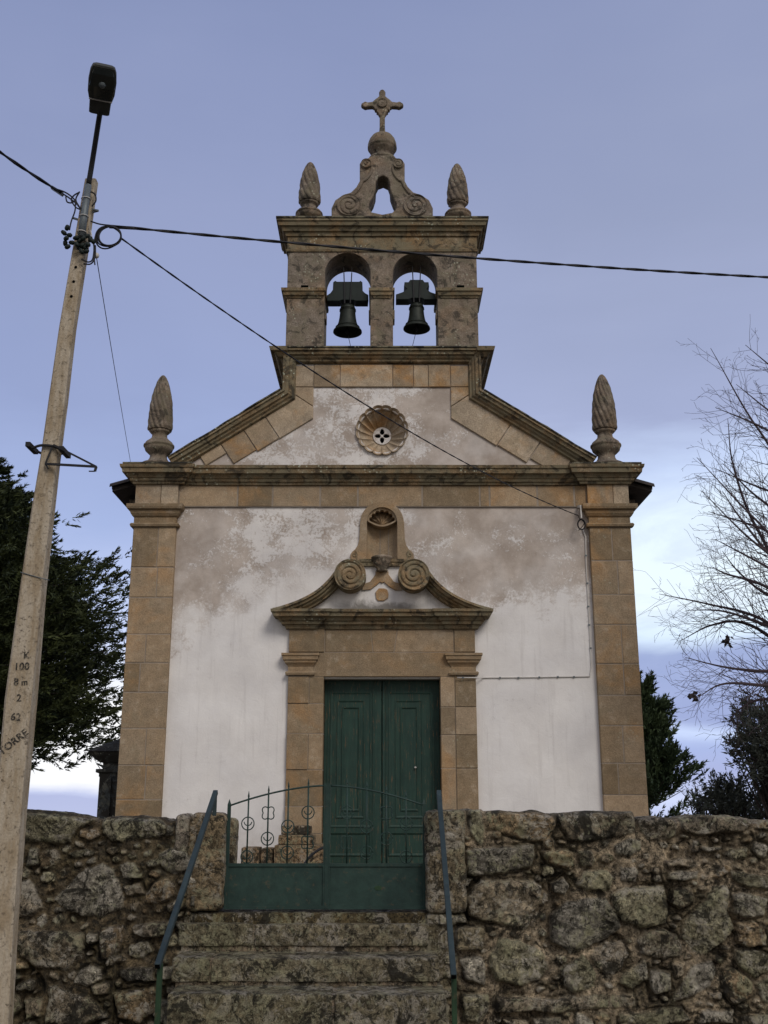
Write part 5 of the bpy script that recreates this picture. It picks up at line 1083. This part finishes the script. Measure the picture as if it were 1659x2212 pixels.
def cable(name, label, pts, r=.006, tw=None):
    mb_ = MB()
    if tw: twisted(mb_, pts, r, tw[0], tw[1], tw[2])
    else: mb_.tube(pts, r, 6)
    return tag(mb_.build(name, 'rubber'), label, 'cable')
cable('overhead_cable', 'thick twisted overhead cable crossing in front of the bell gable to the right', sag(P3(262, 490, YP), P3(1800, 606, 9.0), .045), .0080, (.0052, .55, 2))
cable('overhead_cable', 'thick twisted overhead cable leaving the pole top towards the upper left', sag(P3(135, 418, YP), P3(-160, 205, 6.4), .03, 16), .0085, (.006, .45, 2))
bx_ = P3(1250, 1114, YF - .25)
cable('service_cable', 'thin cable running diagonally across the facade from the pole to the wall bracket', sag(P3(262, 515, YP), bx_, .22), .0055, (.003, .4, 2))
cable('thin_wire', 'thin wire dropping from a white insulator on the pole to the left church cornice', sag(P3(208, 553, YP), P3(283, 1004, YF + .2), .02, 12), .0038)
# coil of spare cable
mb = MB(); c = P3(234, 513, YP - .02)
for j in range(4):
    r_ = .098 - .005 * j; mb.tube([c + Vector((r_ * 1.05 * math.cos(a) + .006 * j, -.008 * j + .008 * math.sin(2 * a + j), r_ * math.sin(a) - .006 * math.sin(a * 2 + j * 2))) for a in np.linspace(0, 2 * math.pi, 33)], .0065, 6)
o = mb.build('cable_coil', 'rubber'); tag(o, 'round coil of black cable hanging beside the pole', 'cable')
for pts in ([(205, 572), (203, 550), (204, 520), (212, 498), (232, 489), (262, 490)], [(196, 478), (215, 484), (240, 487), (300, 492)], [(176, 560), (190, 566), (200, 560), (204, 535)], [(180, 570), (196, 570), (205, 556), (206, 530)]):
    mb = MB(); mb.tube(catmull([P3(x, y, YP - .03 + .02 * (x > 240)) for x, y in pts], 6), .006, 6); mb.build('loose_lead', 'rubber', o)
mb = MB(); mb.bar(P3(236, 490, YP - .01), P3(292, 493, YP - .01), .02, .018); mb.build('tension_clamp', 'iron', o)
# left cable termination
o = empty('cable_anchor', tuple(P3(150, 430, YP)), 'bundle of black leads and tension clamp at the pole top left side', 'cable')
for pts in ([(135, 418), (150, 428), (165, 440), (177, 455)], [(110, 405), (140, 415), (160, 430), (172, 448)], [(142, 425), (145, 436), (155, 438), (163, 432)], [(163, 432), (162, 455), (154, 478), (150, 497)], [(172, 415), (160, 422), (154, 432), (163, 447), (172, 452)], [(192, 412), (205, 420), (207, 434), (198, 446)], [(172, 414), (164, 430), (170, 446), (180, 452)]):
    mb = MB(); mb.tube(catmull([P3(x, y, YP - .035) for x, y in pts], 6), .0062, 6); mb.build('loose_lead', 'rubber', o)
mb = MB(); mb.bar(P3(112, 405, YP), P3(136, 421, YP), .03, .024); mb.build('tension_clamp', 'galvanised', o)
# connector cluster
o = empty('connector_cluster', tuple(P3(176, 522, YP - .05)), 'cluster of dark insulated cable connectors strapped round the pole', 'cable connector')
r3 = random.Random(3)
for (x, y) in ((145, 492), (138, 503), (143, 515), (141, 525), (146, 533), (155, 524), (164, 514), (172, 520), (180, 515), (188, 510), (195, 517), (200, 521), (178, 530), (184, 535), (172, 536), (150, 508), (190, 528), (166, 528), (176, 543), (186, 543)):
    c = P3(x, y, YP - .05 + r3.uniform(-.02, .02)); mb = MB(); a_ = Vector((r3.uniform(-1, 1), r3.uniform(-.4, .4), r3.uniform(-1, 1))).normalized() * .024
    mb.tube([c - a_, c - a_ * .4, c + a_ * .5, c + a_], [.009, .019, .017, .009], 9); mb.build('connector', 'yoke_wood', o)
X_ = P3(208, 552, YP); mb = MB(); mb.lathe([(.006, -.024), (.019, -.015), (.024, 0), (.019, .015), (.006, .024)], 12, tuple(X_)); mb.tube([X_, P3(203, 535, YP), P3(196, 497, YP)], .004, 5); tag(mb.build('insulator', 'white_plastic'), 'small round white insulator hanging beside the pole', 'insulator')
# bracket on the facade and wall cable
br = empty('wall_bracket', tuple(P3(1254, 1115, YF - .1)), 'cable bracket with a small coil fixed near the right capital', 'bracket')
yb_ = YF - .14
mb = MB(); mb.bar(P3(1254, 1092, yb_), P3(1256, 1119, yb_), .02, .02); mb.bar(P3(1254, 1094, yb_), P3(1248, 1094, YF + .0), .03, .04); mb.build('arm', 'white_plastic', br)
mb = MB()
for k in (0, 1, 2): c = P3(1256, 1133, yb_ - .01 * k); mb.tube([c + Vector(((.05 + .006 * k) * math.cos(a), 0, (.075 + .005 * k) * math.sin(a))) for a in np.linspace(0, 2 * math.pi, 22)], .006, 5)
mb.tube(catmull([bx_, P3(1252, 1120, yb_), P3(1262, 1130, yb_), P3(1250, 1146, yb_ + .06)], 5), .006, 5); mb.build('coil', 'rubber', br)
wc = empty('wall_cable', tuple(P3(1270, 1300, YF)), 'pale cable clipped down the right side of the facade to the door capital', 'cable')
pts = [P3(1258, 1140, YF - .02), P3(1265, 1160, YF - .02), P3(1266, 1220, YF - .012), P3(1272, 1330, YF - .012), P3(1277, 1440, YF - .012), P3(1274, 1461, YF - .012), P3(1150, 1463, YF - .012), P3(1045, 1464, YF - .012), P3(1036, 1464, YF - .10), P3(988, 1464, YF - .115)]
mb = MB(); mb.tube(pts, .009, 7); mb.build('lead', 'white_plastic', wc)
mb = MB()
for x, y in ((1266, 1200), (1269, 1260), (1271, 1310), (1273, 1350), (1276, 1400), (1240, 1462), (1205, 1462), (1165, 1463), (1120, 1464), (1080, 1464), (1000, 1464)): c = P3(x, y, YF - .02 if x > 1036 else YF - .125); mb.box(c.x - .014, c.x + .014, c.y - .006, c.y + .012, c.z - .012, c.z + .012)
mb.build_each('clip', 'galvanised', wc)

# ================================================================== SMALL THINGS BY THE DOOR
def blk(x0, x1, y0, y1, Y, dep, lab, seed):
    a = U(x0, y1, Y); b2 = U(x1, y0, Y); g_ = rock_box('stone_block', a[0], b2[0], Y, Y + dep, 0.655 if y1 > 1860 else a[1], b2[1], 'rubble', None, .02, .006, seed, res=.04, col=(.21, .145, .085)); tag(g_, lab, 'stone block', 'cut stones left of the church door')
blk(519, 560, 1831, 1870, 14.5, .4, 'low squared stone left of the door, nearest the left gate post', 1)
blk(562, 590, 1833, 1870, 14.55, .4, 'narrow darker stone in the row between two wider stones', 2)
blk(591, 700, 1826, 1870, 14.4, .5, 'wide bottom stone of the pile left of the church door', 3)
blk(600, 680, 1804, 1825, 14.5, .35, 'flat middle stone on the wide bottom stone left of the door', 4)
blk(606, 672, 1784, 1803, 14.6, .3, 'rounded topmost stone of the pile left of the church door', 5)
mb = MB(); mb.tube(catmull([P3(656, 1870, 13.5), P3(668, 1852, 13.5), P3(685, 1838, 13.5), P3(704, 1828, 13.5)], 5), .016, 8); tag(mb.build('bent_pipe', 'iron'), 'dark bent pipe rising behind the left gate leaf', 'pipe')

# ================================================================== TOMB CHAPEL
tm = empty('tomb_chapel', (-4.6, 20.5, .65), 'granite tomb chapel, coloured dark as if backlit, peeping out left of the church', 'chapel')
YT = 20.0; xl_ = U(219, 1700, YT)[0]; xr_ = xl_ + 2.2
mb = MB(); mb.box(xl_, xr_, YT, YT + 3, .65, U(0, 1640, YT)[1]); mb.build('wall', 'stone_backlit', tm)
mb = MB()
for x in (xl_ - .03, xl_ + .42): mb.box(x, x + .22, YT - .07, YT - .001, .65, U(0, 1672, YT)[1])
mb.build_each('pilaster', 'stone_backlit', tm)
mb = MB(); mb.sweep([(xl_, YT + 3), (xl_, YT), (xr_, YT)], [(-q, h_) for q, h_ in [(-.02, 0), (.05, 0), (.05, .06), (.10, .08), (.10, .14), (-.02, .15)]], lambda x, y, z: (x, y, U(0, 1678, YT)[1] + z)); mb.sweep([(xl_, YT + 3), (xl_, YT), (xr_, YT)], [(-q, h_) for q, h_ in [(-.02, -.06), (.05, -.06), (.12, .0), (.20, .08), (.22, .15), (-.02, .17)]], lambda x, y, z: (x, y, U(0, 1640, YT)[1] + z)); mb.build('cornice', 'stone_backlit', tm)
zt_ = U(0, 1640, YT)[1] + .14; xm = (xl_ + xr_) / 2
mb = MB(); mb.add([(xl_ - .27, YT - .27, zt_), (xr_ + .25, YT - .27, zt_), (xr_ + .25, YT + 3.2, zt_), (xl_ - .27, YT + 3.2, zt_), (xm, YT + 1.5, zt_ + .75)], [(0, 1, 4), (1, 2, 4), (2, 3, 4), (3, 0, 4), (3, 2, 1, 0)]); mb.build('roof', 'stone_backlit', tm)

# ================================================================== TREES
def frames(dirs):
    up_ = np.where(np.abs(dirs[:, 2:3]) > .9, np.array([[1., 0, 0]]), np.array([[0, 0, 1.]])); s_ = np.cross(dirs, up_); s_ /= np.linalg.norm(s_, axis=1, keepdims=True); return s_, np.cross(s_, dirs)
def leaf_tris(cent, dirs, L, W, rg):
    n = len(cent); s_, t_ = frames(dirs); a = rg.uniform(0, 2 * np.pi, n)[:, None]; side = s_ * np.cos(a) + t_ * np.sin(a)
    L = np.asarray(L).reshape(-1, 1); W = np.asarray(W).reshape(-1, 1)
    V = np.stack([cent - side * W * .5 - dirs * L * .1, cent + side * W * .5, cent + dirs * L + side * W * .1, cent - side * W * .6 + dirs * L * .45], 1).reshape(-1, 3)
    F = np.arange(4 * n).reshape(n, 4); return V, F
def norm(v): return v / np.maximum(np.linalg.norm(v, axis=1, keepdims=True), 1e-9)
def conifer(name, lab, base_, H, z0, radf, n_bough, n_spray, mat, seed, upcurl=0.5, droop=0.0, leafL=.16, trunk_r=.25, group=None, wmask=None, spl=0.9):
    rg = np.random.default_rng(seed); base_ = np.array(base_, float); root = empty(name, tuple(base_), lab, 'tree', group)
    cents = []; dirs = []; tint = []; tb = MB(); tb.tube([tuple(base_ + np.array([0, 0, h_])) for h_ in np.linspace(0, H * .93, 8)], list(np.linspace(trunk_r, .03, 8)), 9)
    for i in range(n_bough):
        zz = z0 + (H - z0) * rg.random() ** 0.85; zz = (round(zz / .85) * .85 + rg.normal(0, .10)) if H > 8 else (z0 + round((zz - z0) / .52) * .52 + rg.normal(0, .05)); az = rg.uniform(0, 2 * np.pi); rmax = radf(zz / H) * rg.uniform(.72, 1.08); el = rg.uniform(-.12, .25) - droop
        d = np.array([math.cos(az), math.sin(az), el]); d /= np.linalg.norm(d)
        s0 = base_ + np.array([0, 0, zz])
        if wmask is not None and not wmask(s0 + d * rmax): continue
        tb.tube([tuple(s0), tuple(s0 + d * rmax * .5 - np.array([0, 0, droop * .2])), tuple(s0 + d * rmax * .92 + np.array([0, 0, upcurl * .12]))], [max(.015, trunk_r * .16), max(.01, trunk_r * .09), .006], 5)
        ns = max(14 if H > 8 else 5, int(n_spray * (.35 + rmax / max(.1, radf(.2)))))
        u = rg.random(ns) ** .62 * .95 + .08; pos = s0 + d[None] * (u * rmax)[:, None]; pos[:, 2] += upcurl * .3 * u ** 2 - droop * .3 * u
        lat = rg.normal(0, 1, (ns, 3)) * (np.array([.17, .17, .08]) * rmax * (.25 + .8 * u[:, None]) * .8); pos = pos + lat
        bt = rg.uniform(0, 1)
        for p_, uu in zip(pos, u):
            k = int(rg.integers(26, 44)); sd = d + rg.normal(0, .35, 3) + np.array([0, 0, upcurl * rg.uniform(.3, 1.2)]); sd /= np.linalg.norm(sd)
            ln = spl * rg.uniform(.35, .9) * (.4 + .35 * rmax / max(.1, radf(.2))); q = rg.random(k); sp_ = rg.normal(0, .32, (k, 3)); ld = norm(sd[None] + sp_ * 1.1)
            cents.append(p_ + sd * (q * ln)[:, None] + sp_ * ln * .25 * (1 - q[:, None])); dirs.append(ld); tint.append(np.clip(bt * .5 + .5 * rg.random() + rg.normal(0, .08, k), 0, 1))
    cents = np.concatenate(cents); dirs = np.concatenate(dirs); tint = np.concatenate(tint); n = len(cents)
    V, F = leaf_tris(cents, dirs, rg.uniform(.7, 1.5, n) * leafL, rg.uniform(.20, .38, n) * leafL, rg); col = np.repeat(np.stack([tint, tint, tint, np.ones(n)], 1), 4, 0)
    tb.build('trunk', 'bark', root); mesh_np('crown', V, F, col, mat, root, False); return root
def inview(p_): # drop boughs the photograph and nearby views cannot see
    return p_[0] > -12.5 * p_[1] / 25
CR = lambda h: float(np.interp(h, [0, .15, .28, .45, .62, .70, .80, .92, 1.0], [2.2, 3.8, 4.7, 4.9, 4.5, 3.3, 2.1, 1.0, .2]))
conifer('cedar_tree', 'large dark evergreen behind the concrete pole, its boughs hanging left of the church', (-11.9, 27.0, -0.3), 11.5, 3.1, CR, 480, 58, 'needles', 21, .45, .08, .10, .35, wmask=lambda p_: p_[0] > -13.5)
conifer('cypress_tree', 'dark green conifer with upswept sprays right behind the church corner', (5.65, 23.5, .5), 3.35, .3, lambda h: 1.30 * max(0.0, 1 - h) ** .85 + .05, 85, 26, 'needles_green', 5, 1.15, -.25, .085, .10, spl=.62)
def bushy(name, lab, c, r, n_cl, mat, seed, leaf=.055, loose=.35, trunk=True, k_=26, cat='tree', group=None):
    rg = np.random.default_rng(seed); c = np.array(c, float); root = empty(name, (c[0], c[1], .6), lab, cat, group); r = np.array(r)
    d = norm(rg.normal(0, 1, (n_cl, 3))); rad_ = rg.random(n_cl) ** .45; cl = c + d * rad_[:, None] * r * (1 + rg.normal(0, .10, (n_cl, 1)))
    cents = []; dirs = []; tint = []; tb = MB(); s0 = np.array([c[0], c[1], .6])
    for i in range(n_cl):
        out_ = norm((cl[i] - c)[None] / r)[0]; sd = out_ * .6 + np.array([0, 0, .6]) + rg.normal(0, .35, 3); sd /= np.linalg.norm(sd); ln = loose * rg.uniform(.5, 1.2); q = rg.random(k_); j = rg.normal(0, .12, (k_, 3)) * ln
        cents.append(cl[i] + sd * (q * ln)[:, None] + j); dirs.append(norm(sd[None] + rg.normal(0, .55, (k_, 3)))); tint.append(np.clip(rg.random() * .55 + rg.normal(.2, .15, k_), 0, 1))
        if i % 2 == 0 : m_ = (s0 + cl[i]) / 2 + rg.normal(0, .1, 3) * r; tb.tube([tuple(s0), tuple(m_), tuple(cl[i]), tuple(cl[i] + sd * ln * .9)], [.035, .018, .009, .003], 4)
    cents = np.concatenate(cents); dirs = np.concatenate(dirs); tint = np.concatenate(tint); n = len(cents); V, F = leaf_tris(cents, dirs, rg.uniform(.7, 1.4, n) * leaf, rg.uniform(.22, .4, n) * leaf, rg)
    tb.build('trunk' if cat == 'tree' else 'stems', 'bark', root); mesh_np('crown' if cat == 'tree' else 'foliage', V, F, np.repeat(np.stack([tint, tint, tint, np.ones(n)], 1), 4, 0), mat, root, False); return root
YO = 16.0; q = U(1690, 1608, YO)
bushy('olive_tree', 'rounded grey-green olive tree at the right edge above the rubble wall', (q[0], YO, q[1]), (.72, .8, .70), 420, 'olive_leaf', 4, .065, .28, k_=40)
q = U(1577, 1735, YO + 1); bushy('shrub', 'wispy olive shrub just left of the olive tree, above the wall top', (q[0], YO + 1, q[1] - .05), (.42, .4, .30), 130, 'olive_leaf', 8, .06, .26, cat='shrub', k_=34, group='shrubs above the right wall')
q = U(1522, 1742, YO + 1.5); bushy('shrub', 'small thin leafless-looking shrub between the conifer and the wispy olive shrub', (q[0], YO + 1.5, q[1] - .05), (.26, .3, .32), 60, 'olive_leaf', 9, .035, .26, cat='shrub', k_=14, group='shrubs above the right wall')
q = U(1640, 1748, YO + 2); bushy('shrub', 'low dark shrub under the olive tree at the right edge', (q[0], YO + 2, q[1] - .1), (.5, .3, .28), 120, 'olive_leaf', 10, .06, .2, cat='shrub', k_=24, group='shrubs above the right wall')
# bare tree reaching in from the right
bt = empty('bare_tree', (8.6, 14.0, 0), 'leafless tree whose fine branches reach in from the right edge', 'tree')
rgb = random.Random(17); YTB = 14.0
tips = [((1760, 1050), (1640, 930), (1535, 752)), ((1800, 900), (1700, 820), (1610, 745)), ((1800, 1010), (1650, 925), (1545, 880)), ((1760, 1290), (1640, 1150), (1585, 1010), (1572, 905)), ((1760, 1230), (1640, 1130), (1505, 988)),
        ((1780, 1200), (1640, 1140), (1530, 1105)), ((1780, 1260), (1640, 1180), (1515, 1060)), ((1780, 1290), (1640, 1215), (1545, 1165)), ((1780, 1090), (1660, 1060), (1540, 1010)), ((1790, 960), (1680, 900), (1590, 830)),
        ((1780, 1420), (1640, 1335), (1530, 1305), (1424, 1283)), ((1780, 1395), (1640, 1345), (1560, 1320), (1480, 1318)), ((1780, 1440), (1620, 1350), (1540, 1350), (1468, 1385)), ((1780, 1460), (1640, 1450), (1560, 1440), (1480, 1420)),
        ((1790, 1500), (1640, 1480), (1560, 1478), (1505, 1508)), ((1790, 1530), (1660, 1510), (1600, 1530), (1570, 1570)), ((1790, 1360), (1660, 1270), (1570, 1240), (1540, 1225)), ((1780, 1310), (1670, 1290), (1600, 1240), (1560, 1190)), ((1800, 1150), (1700, 1000), (1650, 900)), ((1800, 1330), (1690, 1230), (1600, 1120), (1560, 1060)), ((1800, 1250), (1690, 1120), (1620, 1060), (1560, 1000))]
nd = 0
def grow(mb_, p, d, L, r, depth):
    n = max(3, int(L / .12)); pts = [p]; dd = d.copy(); cv = Vector((rgb.gauss(0, .05), rgb.gauss(0, .05), rgb.gauss(.03, .06)))
    for i in range(n): dd = (dd + cv + Vector((rgb.gauss(0, .07), rgb.gauss(0, .07), rgb.gauss(0, .07)))).normalized(); pts.append(pts[-1] + dd * L / n)
    mb_.tube(pts, list(np.linspace(r, max(.0018, r * .4), len(pts))), 4, False)
    if depth > 0:
        for i in range(1, len(pts)):
            if rgb.random() < .52:
                s_ = pts[i]; base_d = (pts[i] - pts[i - 1]).normalized(); a = rgb.uniform(.45, .95); ax_ = Vector((rgb.gauss(0, .35), 1, rgb.gauss(0, .35))).normalized(); nd_ = Matrix.Rotation(a * rgb.choice((-1, 1)), 3, ax_) @ base_d
                grow(mb_, s_, nd_, L * rgb.uniform(.25, .5), max(.0020, r * .55), depth - 1)
mb = MB(); base_t = Vector((8.6, YTB, 0)); mb.tube([base_t, base_t + Vector((.05, 0, 2)), base_t + Vector((-.05, .1, 4.5)), base_t + Vector((.1, 0, 8)), base_t + Vector((0, 0, 11))], [.26, .22, .17, .10, .04], 10); mb.build('trunk', 'bark', bt)
mb = MB()
for tp in tips:
    yo = YTB + rgb.uniform(-.9, .9); pp = [P3(x, y, yo) for x, y in tp]; st_ = Vector((8.58, YTB, max(1.2, pp[0].z - .9))); cv_ = catmull([st_] + pp, 7); r0 = .026
    rs = list(np.linspace(.040, .0035, len(cv_))); mb.tube(cv_, rs, 6, False)
    for i in range(5, len(cv_) - 1):
        for _ in range(2):
            if rgb.random() < .70:
                bd = (cv_[i + 1] - cv_[i]).normalized(); a = rgb.uniform(.4, .95) * rgb.choice((-1, 1)); ax_ = Vector((rgb.gauss(0, .3), 1, rgb.gauss(0, .3))).normalized(); grow(mb, cv_[i], Matrix.Rotation(a, 3, ax_) @ bd, rgb.uniform(.35, .95) * (1.05 - .5 * i / len(cv_)), max(.0028, rs[i] * .32), 2)
mb.build('branches', 'twig', bt)
for x, y in ((1571, 1386), (1500, 1505), (1430, 1283)):
    if x == 1430: continue
    c = P3(x, y, YTB); rg = np.random.default_rng(x); V, F = leaf_tris(np.array(c)[None] + rg.normal(0, .035, (26, 3)), norm(rg.normal(0, 1, (26, 3))), np.full(26, .07), np.full(26, .045), rg); mesh_np('dead_leaves', V, F, np.tile([.3, .3, .3, 1], (len(V), 1)), 'bark', bt, False)
print('verts', sum(len(o.data.vertices) for o in bpy.data.objects if o.type == 'MESH'))
